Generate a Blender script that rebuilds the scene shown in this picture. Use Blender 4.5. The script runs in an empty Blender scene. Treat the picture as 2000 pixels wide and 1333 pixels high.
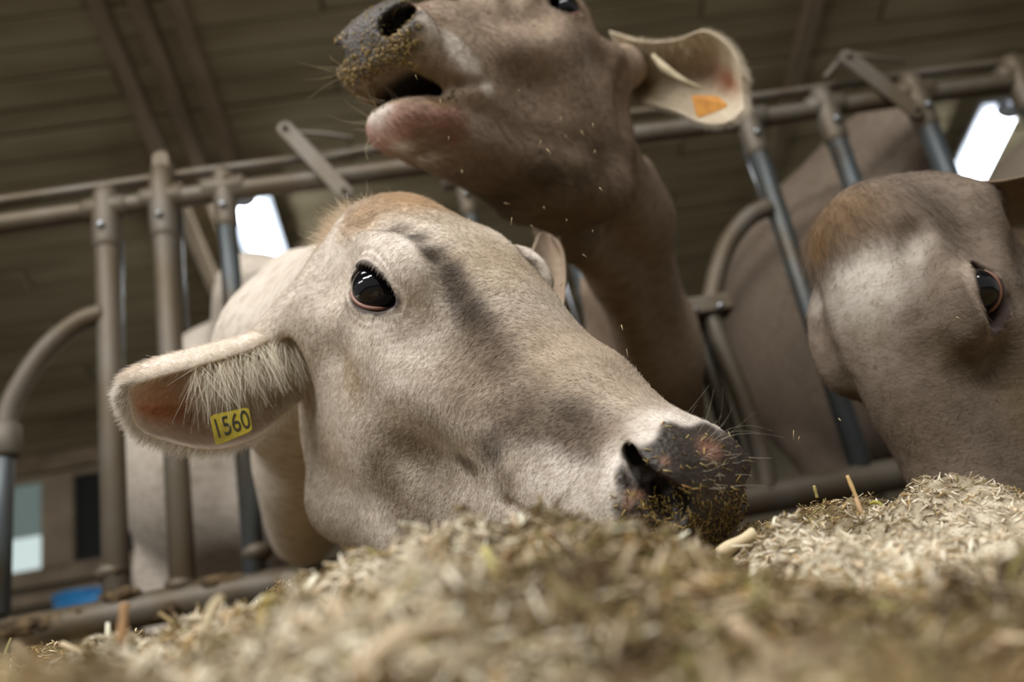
import bpy, bmesh, math, os
import numpy as np
from mathutils import Matrix, Vector
DEV = ''
rng = np.random.default_rng(7)
SC = bpy.context.scene
COL = SC.collection

# ------------------------------------------------------------------ camera
F = 1778.0
CAM = np.array([0.0, 0.0, 0.25])
RC = np.array([[0.9810101, 0.19395666, 0.0],
               [0.0689309, -0.34864441, -0.93471686],
               [-0.18129456, 0.91696668, -0.3553933]])
cam = bpy.data.cameras.new('camera')
cam.lens = 32.0; cam.sensor_width = 36.0; cam.sensor_fit = 'HORIZONTAL'
cam.clip_start = 0.02; cam.clip_end = 60
cam.dof.use_dof = True; cam.dof.focus_distance = 0.745; cam.dof.aperture_fstop = 3.6
camo = bpy.data.objects.new('camera', cam); COL.objects.link(camo)
M4 = Matrix.Identity(4)
for i in range(3):
    for j in range(3): M4[i][j] = RC[i][j]
    M4[i][3] = CAM[i]
camo.matrix_world = M4
SC.camera = camo

# ------------------------------------------------------------------ world, lights, exposure
W_ = bpy.data.worlds.new('world'); SC.world = W_; W_.use_nodes = True
W_.node_tree.nodes['Background'].inputs[0].default_value = (0.62, 0.62, 0.60, 1)
W_.node_tree.nodes['Background'].inputs[1].default_value = 0.38
SC.view_settings.view_transform = 'Standard'; SC.view_settings.look = 'None'
SC.view_settings.gamma = 1.0; SC.view_settings.use_curve_mapping = False
SC.view_settings.exposure = 0.0

def look(frm, to):
    d = Vector(to) - Vector(frm)
    return d.to_track_quat('-Z', 'Y')
def area(name, loc, to, size, sy, power, colr):
    l = bpy.data.lights.new(name, 'AREA'); l.shape = 'RECTANGLE'; l.size = size; l.size_y = sy
    l.energy = power; l.color = colr
    o = bpy.data.objects.new(name, l); COL.objects.link(o); o.location = loc
    o.rotation_mode = 'QUATERNION'; o.rotation_quaternion = look(loc, to)
    return o
for i_, (lx, ly, lz, ln, pw) in enumerate(((-1.7, -1.3, 2.7, 1.5, 50), (-.5, -1.7, 2.9, 1.5, 42), (1.0, -1.2, 3.0, 1.5, 22), (-1.2, .3, 3.1, 1.5, 26), (.5, .2, 3.2, 1.5, 20), (-3.2, -.6, 2.4, 1.5, 18))):
    area('alley_lamp', (lx, ly, lz), (lx * .2, ly * .2 + 1.0, .5), ln, .26, pw, (1.0, .985, .97))

# ------------------------------------------------------------------ geometry of the barn
A_ = 0.10281433
E1 = np.array([math.cos(A_), math.sin(A_), 0.0]); E2 = np.array([-math.sin(A_), math.cos(A_), 0.0])
FS = 1.887 * math.cos(A_)                       # distance of the fence line along E2
ZT, ZB = 1.206 + .25, 0.286 + .25
def bp(t, s, z): return E1 * t + E2 * s + np.array([0, 0, z])       # barn coordinates
TOFF = 1.887 * math.sin(A_)
def fp(t, z, off=0.0): return bp(t + TOFF, FS + off, z)             # on the feed fence
def ray(px, py): return RC @ np.array([(px - 1000.) / F, -(py - 666.5) / F, -1.0])
def W(px, py, d): return CAM + ray(px, py) * d
def rel(p): return np.array(p, float) + CAM

def srgb(r, g, b):
    c = np.array([r, g, b], float) / 255.
    return np.where(c <= .04045, c / 12.92, ((c + .055) / 1.055) ** 2.4)

# ------------------------------------------------------------------ materials
def mat(name, col=(.5, .5, .5), rough=.7, metal=0.0, attr=None, noise=None, bump=None, spec=.5, emit=None, wet=None, coord='Object'):
    m = bpy.data.materials.new(name); m.use_nodes = True
    n = m.node_tree.nodes; l = m.node_tree.links; b = n['Principled BSDF']
    b.inputs['Roughness'].default_value = rough; b.inputs['Metallic'].default_value = metal
    b.inputs['Specular IOR Level'].default_value = spec
    b.inputs['Base Color'].default_value = (*col, 1)
    tc = n.new('ShaderNodeTexCoord')
    src = None
    if attr:
        a = n.new('ShaderNodeAttribute'); a.attribute_name = attr; src = a.outputs['Color']
    if noise:                                   # (scale xyz, second colour, lo, hi, amount)
        sc, c2, lo, hi, amt = noise
        mp = n.new('ShaderNodeMapping'); mp.inputs['Scale'].default_value = sc; l.new(tc.outputs[coord], mp.inputs[0])
        nz = n.new('ShaderNodeTexNoise'); nz.inputs['Scale'].default_value = 1; nz.inputs['Detail'].default_value = 5
        l.new(mp.outputs[0], nz.inputs[0])
        mr = n.new('ShaderNodeMapRange'); mr.inputs[1].default_value = lo; mr.inputs[2].default_value = hi; mr.inputs[4].default_value = amt
        l.new(nz.outputs[0], mr.inputs[0])
        mx = n.new('ShaderNodeMix'); mx.data_type = 'RGBA'
        mx.blend_type = 'MULTIPLY' if attr else 'MIX'
        l.new(mr.outputs[0], mx.inputs[0])
        if src: l.new(src, mx.inputs[6])
        else: mx.inputs[6].default_value = (*col, 1)
        mx.inputs[7].default_value = (*c2, 1); src = mx.outputs[2]
    if src: l.new(src, b.inputs['Base Color'])
    if bump:                                    # (scale xyz, strength, distance)
        sc, st, di = bump
        mp = n.new('ShaderNodeMapping'); mp.inputs['Scale'].default_value = sc; l.new(tc.outputs[coord], mp.inputs[0])
        nz = n.new('ShaderNodeTexNoise'); nz.inputs['Scale'].default_value = 1; nz.inputs['Detail'].default_value = 4
        l.new(mp.outputs[0], nz.inputs[0])
        bu = n.new('ShaderNodeBump'); bu.inputs['Strength'].default_value = st; bu.inputs['Distance'].default_value = di
        l.new(nz.outputs[0], bu.inputs['Height']); l.new(bu.outputs[0], b.inputs['Normal'])
        if wet:
            w = n.new('ShaderNodeAttribute'); w.attribute_name = 'wet'
            vo = n.new('ShaderNodeTexVoronoi'); vo.inputs['Scale'].default_value = 260; l.new(tc.outputs[coord], vo.inputs[0])
            b2 = n.new('ShaderNodeBump'); b2.inputs['Distance'].default_value = .0012
            mu = n.new('ShaderNodeMath'); mu.operation = 'MULTIPLY'; mu.inputs[1].default_value = .8
            l.new(w.outputs['Fac'], mu.inputs[0]); l.new(mu.outputs[0], b2.inputs['Strength'])
            l.new(vo.outputs['Distance'], b2.inputs['Height']); l.new(bu.outputs[0], b2.inputs['Normal']); l.new(b2.outputs[0], b.inputs['Normal'])
            mr = n.new('ShaderNodeMapRange'); mr.inputs[3].default_value = rough; mr.inputs[4].default_value = .38
            l.new(w.outputs['Fac'], mr.inputs[0]); l.new(mr.outputs[0], b.inputs['Roughness'])
    if emit:
        b.inputs['Emission Color'].default_value = (*emit[0], 1); b.inputs['Emission Strength'].default_value = emit[1]
    return m

M = {}
M['coat'] = mat('coat', rough=.75, attr='coat', noise=((30, 70, 70), (.62, .58, .52), .42, .72, .75), bump=((120, 330, 330), .55, .0016), spec=.25, wet=True)
M['hair'] = mat('hair', rough=.55, attr='tint', spec=.3)
M['ear'] = mat('ear_skin', rough=.75, attr='coat', noise=((60, 60, 60), (.75, .7, .62), .4, .7, .6), bump=((150, 150, 150), .4, .002), spec=.25)
M['eye'] = mat('eyeball', col=(.004, .004, .006), rough=.03, spec=.8)
M['sclera'] = mat('eye_rim', col=tuple(srgb(160, 118, 100)), rough=.35)
M['pipe'] = mat('dirty_galvanised_pipe', col=tuple(srgb(108, 101, 90)), rough=.55, metal=.35, noise=((9, 9, 5), tuple(srgb(96, 84, 66)), .36, .60, 1.0), bump=((60, 60, 40), .3, .002))
M['steel'] = mat('clean_galvanised_steel', col=tuple(srgb(150, 154, 160)), rough=.3, metal=.8, noise=((20, 20, 20), tuple(srgb(120, 118, 112)), .4, .7, 1.0))
M['dark_pipe'] = mat('dark_painted_pipe', col=tuple(srgb(78, 84, 86)), rough=.4, metal=.4, noise=((12, 12, 6), tuple(srgb(70, 62, 48)), .45, .65, 1.0))
M['dirt'] = mat('dried_dirt', col=tuple(srgb(112, 92, 64)), rough=.95, noise=((40, 40, 40), tuple(srgb(70, 56, 38)), .4, .6, 1.0), bump=((70, 70, 70), .9, .008))
M['plank'] = mat('ceiling_boards', col=tuple(srgb(166, 152, 120)), rough=.95, spec=.1, noise=((.9, 5, 5), tuple(srgb(140, 126, 96)), .35, .68, 1.0), bump=((2, 30, 30), .3, .01))
M['rafter'] = mat('rafter_wood', col=tuple(srgb(150, 130, 104)), rough=.9, noise=((6, 1, 6), tuple(srgb(126, 108, 84)), .4, .65, 1.0))
M['plaster'] = mat('wall_plaster', col=tuple(srgb(140, 128, 106)), rough=.9, noise=((1.2, 1.2, 1.2), tuple(srgb(110, 100, 82)), .35, .7, 1.0))
M['frame'] = mat('window_wood', col=tuple(srgb(184, 164, 138)), rough=.8, noise=((3, 3, 3), tuple(srgb(150, 132, 110)), .4, .7, 1.0))
M['floor'] = mat('concrete_floor', col=tuple(srgb(96, 88, 76)), rough=.8, noise=((3, 3, 3), tuple(srgb(60, 52, 42)), .35, .7, 1.0))
M['kerb'] = mat('kerb_concrete', col=tuple(srgb(120, 108, 90)), rough=.85, noise=((5, 5, 5), tuple(srgb(80, 70, 56)), .35, .7, 1.0))
M['tube'] = mat('lamp_tube', col=(.9, .9, .95), emit=((.86, .92, 1.0), 13.0))
M['lamp_body'] = mat('lamp_body', col=tuple(srgb(170, 175, 180)), rough=.5)
M['day_pane'] = mat('daylight_pane', col=(.05, .06, .06), emit=((.80, .95, .92), .75))
M['dim_pane'] = mat('dim_window_pane', col=tuple(srgb(120, 136, 130)), rough=.6, emit=((.50, .66, .62), .16))  # weaker glow put into the upper panes, so the daylight fades upward
M['dark_pane'] = mat('dark_pane', col=(.006, .008, .006), rough=.5)
M['blue'] = mat('blue_plastic', col=tuple(srgb(80, 175, 245)), rough=.35, noise=((8, 8, 8), tuple(srgb(60, 150, 225)), .4, .7, 1.0))
M['tag'] = mat('yellow_tag_plastic', col=tuple(srgb(176, 158, 44)), rough=.45, noise=((60, 60, 60), tuple(srgb(138, 122, 40)), .45, .7, 1.0))
M['tag_o'] = mat('orange_tag_plastic', col=tuple(srgb(226, 158, 70)), rough=.5, noise=((60, 60, 60), tuple(srgb(190, 124, 50)), .45, .7, 1.0))
M['ink'] = mat('black_print', col=tuple(srgb(44, 40, 22)), rough=.6)
M['feed'] = mat('silage', rough=.85, attr='tint', spec=.2)
M['feedbase'] = mat('silage_base', rough=.95, attr='coat', noise=((90, 90, 90), (.35, .3, .22), .4, .62, .8), bump=((160, 160, 160), 1.0, .004), spec=.1)
M['straw'] = mat('straw', col=tuple(srgb(222, 204, 160)), rough=.6, noise=((20, 200, 200), tuple(srgb(190, 165, 115)), .4, .7, 1.0))
M['slime'] = mat('wet_silage_crumbs', rough=.35, attr='tint', spec=.5)

# ------------------------------------------------------------------ object helpers
def link(name, me, m=None, parent=None, smooth=True):
    o = bpy.data.objects.new(name, me); COL.objects.link(o)
    if m is not None: me.materials.append(m)
    if parent is not None: o.parent = parent
    if smooth and hasattr(me, 'polygons') and len(me.polygons):
        me.polygons.foreach_set('use_smooth', np.ones(len(me.polygons), bool))
    return o
def tag(o, label=None, cat=None, group=None, kind=None):
    if label: o['label'] = label
    if cat: o['category'] = cat
    if group: o['group'] = group
    if kind: o['kind'] = kind
    return o
def empty(name, loc):
    o = bpy.data.objects.new(name, None); COL.objects.link(o); o.location = loc; o.empty_display_size = .1
    return o
def local(parent, P):
    P = np.asarray(P, float)
    return P - np.array(parent.location) if parent is not None else P
def mesh_np(name, V, Fc, m, parent=None, smooth=True, attrs=None):
    """V world coordinates; a parent (unrotated) moves them to its own frame"""
    V = local(parent, V)
    me = bpy.data.meshes.new(name)
    Fc = np.asarray(Fc)
    me.vertices.add(len(V)); me.vertices.foreach_set('co', np.ascontiguousarray(V, np.float32).ravel())
    k = Fc.shape[1]
    me.loops.add(Fc.size); me.loops.foreach_set('vertex_index', Fc.astype(np.int32).ravel())
    me.polygons.add(len(Fc)); me.polygons.foreach_set('loop_start', np.arange(0, Fc.size, k, dtype=np.int32))
    me.update(calc_edges=True)
    if attrs:
        for nm, arr in attrs.items():
            if arr.ndim == 2:
                a = me.color_attributes.new(nm, 'FLOAT_COLOR', 'POINT')
                c = np.ones((len(V), 4), np.float32); c[:, :3] = arr; a.data.foreach_set('color', c.ravel())
            else:
                a = me.attributes.new(nm, 'FLOAT', 'POINT'); a.data.foreach_set('value', arr.astype(np.float32))
    return link(name, me, m, parent, smooth)
def frame_of(d):
    d = np.asarray(d, float); d = d / np.linalg.norm(d)
    u = np.cross(d, [0, 0, 1.0]);
    if np.linalg.norm(u) < .05: u = np.cross(d, [0, 1.0, 0])
    u /= np.linalg.norm(u); return d, u, np.cross(u, d)
def sweep(path, rad, seg=20, cap=True):
    """tube along a path with radius per point -> V, quads"""
    P = np.asarray(path, float); n = len(P); rad = np.broadcast_to(rad, (n,)).astype(float)
    if cap:
        t0 = P[0] - P[1]; t1 = P[-1] - P[-2]; t0 /= np.linalg.norm(t0); t1 /= np.linalg.norm(t1)
        P = np.vstack([P[0] + t0 * rad[0] * .25, P[0] + t0 * rad[0] * .22, P[0] , P[1:-1] if n > 2 else np.zeros((0, 3)), P[-1], P[-1] + t1 * rad[-1] * .22, P[-1] + t1 * rad[-1] * .25])
        rad = np.concatenate([[rad[0] * .02, rad[0] * .8, rad[0]], rad[1:-1], [rad[-1], rad[-1] * .8, rad[-1] * .02]])
        n = len(P)
    T = np.gradient(P, axis=0); T /= np.linalg.norm(T, axis=1)[:, None] + 1e-12
    _, u, v = frame_of(T[0]); V = []
    for i in range(n):
        u = u - T[i] * (u @ T[i]); u /= np.linalg.norm(u); v = np.cross(T[i], u)
        a = np.linspace(0, 2 * np.pi, seg, endpoint=False)
        V.append(P[i] + rad[i] * (np.cos(a)[:, None] * u + np.sin(a)[:, None] * v))
    V = np.vstack(V); i = np.arange(n - 1)[:, None] * seg; j = np.arange(seg)[None]; j2 = (j + 1) % seg
    Fq = np.stack([i + j, i + j2, i + seg + j2, i + seg + j], -1).reshape(-1, 4)
    return V, Fq
def tube(name, path, rad, m, parent=None, seg=20):
    V, Fq = sweep(path, rad, seg); return mesh_np(name, V, Fq, m, parent)
def catmull(P, n):
    P = np.asarray(P, float); P = np.vstack([2 * P[0] - P[1], P, 2 * P[-1] - P[-2]])
    k = len(P) - 3; t = np.linspace(0, k - 1e-6, n); i = t.astype(int); f = (t - i).reshape((-1,) + (1,) * (P.ndim - 1))
    p0, p1, p2, p3 = P[i], P[i + 1], P[i + 2], P[i + 3]
    return .5 * (2 * p1 + (p2 - p0) * f + (2 * p0 - 5 * p1 + 4 * p2 - p3) * f ** 2 + (3 * p1 - 3 * p2 + p3 - p0) * f ** 3)
def box(name, c, ax, half, m, parent=None, bevel=.0):
    """box at centre c with axes rows ax and half sizes; bevelled"""
    bm = bmesh.new(); bmesh.ops.create_cube(bm, size=2)
    for v in bm.verts: v.co = Vector((v.co.x * half[0], v.co.y * half[1], v.co.z * half[2]))
    if bevel > 0: bmesh.ops.bevel(bm, geom=bm.edges[:], offset=bevel, segments=2, affect='EDGES', profile=.7)
    ax = np.asarray(ax, float)
    for v in bm.verts: v.co = Vector(local(parent, np.asarray(c) + np.array(v.co) @ ax))
    me = bpy.data.meshes.new(name); bm.to_mesh(me); bm.free()
    return link(name, me, m, parent, smooth=False)
BAX = np.array([E1, E2, [0, 0, 1.0]])
def plate(name, outline, thick, m, parent=None, hole=None):
    """flat bar with rounded ends: outline = two world end points, normal = fence normal"""
    a, b, w, nrm = outline
    a = np.asarray(a); b = np.asarray(b); d = (b - a) / np.linalg.norm(b - a); s = np.cross(nrm, d); s /= np.linalg.norm(s)
    ring = []
    for k in range(13):
        t = math.pi / 2 + math.pi * k / 12; ring.append(a + w * (math.cos(t) * d + math.sin(t) * s))
    for k in range(13):
        t = -math.pi / 2 + math.pi * k / 12; ring.append(b + w * (math.cos(t) * d + math.sin(t) * s))
    bm = bmesh.new(); n = len(ring)
    v0 = [bm.verts.new(Vector(local(parent, p - nrm * thick))) for p in ring]
    v1 = [bm.verts.new(Vector(local(parent, p + nrm * thick))) for p in ring]
    hol = []
    for off in (-thick * 1.02, thick * 1.02): pass
    bm.faces.new(v0); bm.faces.new(v1[::-1])
    for i in range(n): bm.faces.new((v0[i], v1[i], v1[(i + 1) % n], v0[(i + 1) % n]))
    bmesh.ops.recalc_face_normals(bm, faces=bm.faces[:])
    bmesh.ops.bevel(bm, geom=[e for e in bm.edges], offset=thick * .25, segments=1, affect='EDGES')
    me = bpy.data.meshes.new(name); bm.to_mesh(me); bm.free()
    return link(name, me, m, parent, smooth=False)

# ------------------------------------------------------------------ implicit-surface modelling
import openvdb
class Field:
    def __init__(s, lo, hi, h):
        s.lo = np.array(lo, np.float32); s.h = h
        n = np.ceil((np.array(hi) - s.lo) / h).astype(int) + 1; s.n = n
        s.ax = [s.lo[i] + h * np.arange(n[i], dtype=np.float32) for i in range(3)]
        s.D = np.full(n, .2, np.float32)
    def reg(s, lo, hi):
        sl = []
        for i in range(3):
            a = int(max(0, np.floor((lo[i] - s.lo[i]) / s.h))); b = int(min(s.n[i], np.ceil((hi[i] - s.lo[i]) / s.h) + 1))
            if b <= a: return None
            sl.append(slice(a, b))
        return tuple(sl)
    def apply(s, pr):
        kind, k, mode = pr['t'], pr['k'], pr['mode']
        mar = max(.035, k * 1.2)
        if kind == 'e':
            c = np.array(pr['c'], float); r = np.array(pr['r'], float); Rm = pr.get('R')
            ext = r if Rm is None else np.abs(np.asarray(Rm)).T @ r
            lo, hi = c - ext - mar, c + ext + mar
        else:
            a, b = np.array(pr['a'], float), np.array(pr['b'], float); ra, rb = pr['ra'], pr['rb']
            lo = np.minimum(a - ra, b - rb) - mar; hi = np.maximum(a + ra, b + rb) + mar
        sl = s.reg(lo, hi)
        if sl is None: return
        x = s.ax[0][sl[0]][:, None, None]; y = s.ax[1][sl[1]][None, :, None]; z = s.ax[2][sl[2]][None, None, :]
        if kind == 'e':
            dx, dy, dz = x - c[0], y - c[1], z - c[2]
            if Rm is not None:
                Rm = np.asarray(Rm, np.float32)
                dx, dy, dz = [Rm[i, 0] * dx + Rm[i, 1] * dy + Rm[i, 2] * dz for i in range(3)]
            k0 = np.sqrt((dx / r[0]) ** 2 + (dy / r[1]) ** 2 + (dz / r[2]) ** 2) + 1e-6
            k1 = np.sqrt((dx / r[0] ** 2) ** 2 + (dy / r[1] ** 2) ** 2 + (dz / r[2] ** 2) ** 2) + 1e-6
            d = k0 * (k0 - 1) / k1
        else:
            ba = (b - a).astype(np.float32); l2 = float(ba @ ba) + 1e-12
            t = ((x - a[0]) * ba[0] + (y - a[1]) * ba[1] + (z - a[2]) * ba[2]) / l2
            t = np.clip(t, 0, 1)
            d = np.sqrt((x - a[0] - t * ba[0]) ** 2 + (y - a[1] - t * ba[1]) ** 2 + (z - a[2] - t * ba[2]) ** 2) - (ra + (rb - ra) * t)
        d = d.astype(np.float32); D = s.D[sl]
        if mode == 'u':
            h = np.clip(.5 + .5 * (D - d) / k, 0, 1); s.D[sl] = D + (d - D) * h - k * h * (1 - h)
        else:
            h = np.clip(.5 - .5 * (D + d) / k, 0, 1); s.D[sl] = D + (-d - D) * h + k * h * (1 - h)
    def mesh(s):
        g = openvdb.FloatGrid(background=.2); g.copyFromArray(s.D)
        P, Tq = g.convertToPolygons(isovalue=0.0, adaptivity=0.0)[0], None
        P, T3, Q4 = g.convertToPolygons(isovalue=0.0, adaptivity=0.0)
        V = P * s.h + s.lo
        return V, Q4[:, ::-1]
    def grad(s, V):
        """normals from the field"""
        q = (V - s.lo) / s.h; i = np.clip(q.astype(int), 1, np.array(s.n) - 3); out = []
        for a in range(3):
            e = np.zeros(3, int); e[a] = 1
            out.append(s.D[tuple((i + e).T)] - s.D[tuple((i - e).T)])
        g = np.stack(out, 1); return g / (np.linalg.norm(g, axis=1)[:, None] + 1e-9)
def EL(c, r, k=.02, mode='u', R=None, m=0): return dict(t='e', c=c, r=r, k=k, mode=mode, R=R, m=m)
def CP(a, b, ra, rb=None, k=.02, mode='u', m=0): return dict(t='c', a=a, b=b, ra=ra, rb=ra if rb is None else rb, k=k, mode=mode, m=m)
def mirror(prs):
    out = []
    for p in prs:
        out.append(p)
        if p['m']:
            q = dict(p)
            for key in ('c', 'a', 'b'):
                if key in q: v = np.array(q[key], float); v[1] *= -1; q[key] = v
            if q.get('R') is not None:
                S = np.diag([1, -1, 1.]); q['R'] = S @ np.asarray(q['R']) @ S
            out.append(q)
    return out
def rot(ax, deg):
    return np.array(Matrix.Rotation(math.radians(deg), 3, ax))

class Pose:
    def __init__(s, x):
        th = np.linalg.norm(x[:3]); k = np.array(x[:3]) / th
        K = np.array([[0, -k[2], k[1]], [k[2], 0, -k[0]], [-k[1], k[0], 0]])
        s.Q = np.eye(3) + math.sin(th) * K + (1 - math.cos(th)) * K @ K
        s.t = np.array(x[3:]) + CAM
    def w(s, p): return np.asarray(p) @ s.Q.T + s.t
    def l(s, p): return (np.asarray(p) - s.t) @ s.Q
    def px(s, px, py, y):                       # local point where a sight line meets the plane y = const of the head
        D = ray(px, py); n = s.Q[:, 1]; k = (y + n @ (s.t - CAM)) / (n @ D); return s.l(CAM + D * k)
    def pd(s, px, py, d): return s.l(W(px, py, d))
PA = Pose([0.36050919, 0.58710101, -0.77073058, -0.11953538, 0.86454237, 0.47744319])
PB = Pose([0.23139925, 0.27645221, -2.18041874, 0.17154756, 1.18099879, 0.94034478])
PC = Pose([1.72638, 0.60769, -1.98943, 0.40267, 0.90797, 0.42604])

# The head of a Brown Swiss cow: x to the nose, y to the cow's left, z to the forehead. m=1 mirrors.
EYE = np.array([.138, -.081, -.031]); ER = .0228
EO = np.array([.46, -.86, .12]); EO /= np.linalg.norm(EO)         # where the eye looks, and the two axes of its opening
EU = np.cross(EO, [0, 0, 1.]); EU = -EU / np.linalg.norm(EU); EU = EU if EU[0] > 0 else -EU
EV = np.cross(EU, EO); EV = EV if EV[2] > 0 else -EV
def almond(u):
    """half height of the opening at the position u along it"""
    t = (u + .024) / .057
    return .0180 * np.clip(np.sin(np.pi * np.clip(t, 0, 1) ** .80), 0, 1) ** .62
def eye_over(Vm):
    d = Vm - EYE; u = d @ EU; v = d @ EV + .16 * u; near = (np.abs(d @ EO - .012) < .035)
    h_ = almond(np.clip(u, -.0239, .0329)); over = np.maximum(np.abs(v) - h_, 0)
    return np.sqrt(over ** 2 + np.maximum(np.abs(u - .0045) - .0285, 0) ** 2), v, near
def head_prims(mouth=0.0, roots=()):
    L = []
    L += [EL((.085, 0, -.045), (.120, .080, .090), .02),
          EL((.038, 0, .003), (.045, .050, .042), .03),
          EL((.150, 0, -.030), (.115, .072, .055), .03),
          CP((.20, -.016, -.048), (.34, -.012, -.072), .050, .034, .03, m=1),
          CP((.34, -.012, -.072), (.440, -.014, -.094), .034, .029, .02, m=1),
          CP((.20, -.035, -.11), (.40, -.020, -.125), .046, .036, .03, m=1),
          EL((.080, -.026, -.172), (.124, .049, .130), .045, m=1, R=rot('Y', -8)),      # cheek
          EL((.150, -.038, -.140), (.095, .050, .090), .05, m=1, R=rot('Y', -14)),
          CP((.072, -.034, -.272), (.20, -.030, -.256), .042, .034, .03, m=1),
          CP((.20, -.030, -.245), (.395, -.018, -.190), .034, .026, .03, m=1),
          CP((.22, -.030, -.19), (.38, -.026, -.165), .040, .030, .03, m=1),
          EL((.30, 0, -.14), (.14, .052, .06), .03)]
    # orbit domes, arches, crest
    L += [EL((.145, -.052, -.022), (.070, .050, .054), .022, m=1),
          CP((.165, -.078, -.080), (.275, -.056, -.112), .016, .012, .05, m=1),
          CP((.12, -.084, -.070), (.030, -.080, -.085), .014, .016, .03, m=1),
          CP((.035, -.04, -.0), (.10, -.058, .004), .02, .018, .03, m=1)]
    for r_ in roots: L.append(CP(r_[0], r_[1], .036, r_[2], .035))
    # muzzle
    L += [EL((.440, 0, -.112), (.046, .053, .050), .025),
          EL((.448, -.034, -.108), (.036, .031, .040), .02, m=1),
          EL((.430, 0, -.142), (.050, .048, .026), .02)]
    # lower lip / chin
    L += [EL((.410, 0, -.180), (.050, .040, .026), .02)]
    # hollows
    L += [EL((.085, -.112, -.018), (.035, .020, .022), .03, 's', m=1),
          EL((.265, -.104, -.175), (.045, .022, .030), .05, 's', m=1),
          EL((.230, -.096, -.040), (.028, .026, .030), .035, 's', m=1),
          EL((.030, -.098, -.165), (.020, .020, .06), .03, 's', m=1)]
    # groove between orbit dome and forehead
    g = [(.075, -.066, .022), (.100, -.066, .032), (.135, -.064, .036), (.168, -.060, .032), (.198, -.058, .016), (.220, -.064, -.006), (.240, -.072, -.030)]
    for a, b in zip(g[:-1], g[1:]): L.append(CP(a, b, .007, .007, .022, 's', m=1))
    # eye: lids swell over the ball, folds above them, the opening cut as an almond along the line of sight of the eye
    L.append(EL(tuple(EYE), (ER + .0042,) * 3, .012, m=1))
    L.append(CP(EYE + EU * .016 + EO * .014, EYE + EU * .034 + EO * .008, .010, .006, .010, m=1))
    us = np.linspace(-.0235, .0325, 19)
    for u in us:
        h_ = float(almond(u)); dep = .006 if abs(u) < .020 else .011
        c0 = EYE + EU * u - EV * .16 * u
        L.append(CP(c0 + EO * dep, c0 + EO * .045, max(.0012, h_), max(.0012, h_ * 1.02), .0025, 's', m=1))
    L += [EL((.454, -.043, -.088), (.020, .012, .010), .012, m=1)]
    # mouth line
    if mouth == 0:
        mo = [(.342, -.062, -.158), (.375, -.060, -.160), (.41, -.056, -.160), (.440, -.045, -.160), (.465, -.022, -.158), (.471, 0, -.157)]
        for a, b in zip(mo[:-1], mo[1:]): L.append(CP(a, b, .004, .004, .006, 's', m=1))
    if mouth:                             # lower jaw dropped about its hinge
        Ry = rot('Y', mouth); piv = np.array([.05, 0, -.13]); out = []
        for p in L:
            q = dict(p); key = 'c' if 'c' in q else 'b'
            if q[key][2] < -.172 and q['mode'] == 'u':
                for kk in ('c', 'a', 'b'):
                    if kk in q and (kk != 'a' or q['a'][2] < -.2 and q['a'][0] > .15): q[kk] = piv + Ry @ (np.array(q[kk]) - piv)
            out.append(q)
        L = out
        L += [EL((.432, 0, -.204), (.054, .046, .028), .02), EL((.466, 0, -.200), (.024, .034, .020), .015),
              EL((.462, 0, -.160), (.070, .041, .0215), .007, 's', R=rot('Y', 4)), EL((.425, 0, -.168), (.060, .040, .016), .007, 's'),
              CP((.345, -.066, -.160), (.405, -.054, -.168), .004, .009, .006, 's', m=1),
              EL((.425, 0, -.186), (.045, .032, .018), .012)]
    return mirror(L)

def blobs(col, V, items):
    """coat pattern: items = (centre, radius or 3 radii, colour, strength, mirrored)"""
    for it in items:
        c, r, cc, st = it[:4]; mm = it[4] if len(it) > 4 else 1
        for sgn in ((1, -1) if mm else (1,)):
            cen = np.array(c, float) * [1, sgn, 1]
            d = np.sqrt((((V - cen) / np.asarray(r)) ** 2).sum(1))
            w = np.clip(1.25 - d, 0, 1); w = w * w * (3 - 2 * w) * st
            col += (np.asarray(cc) - col) * w[:, None]
    return col

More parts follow.
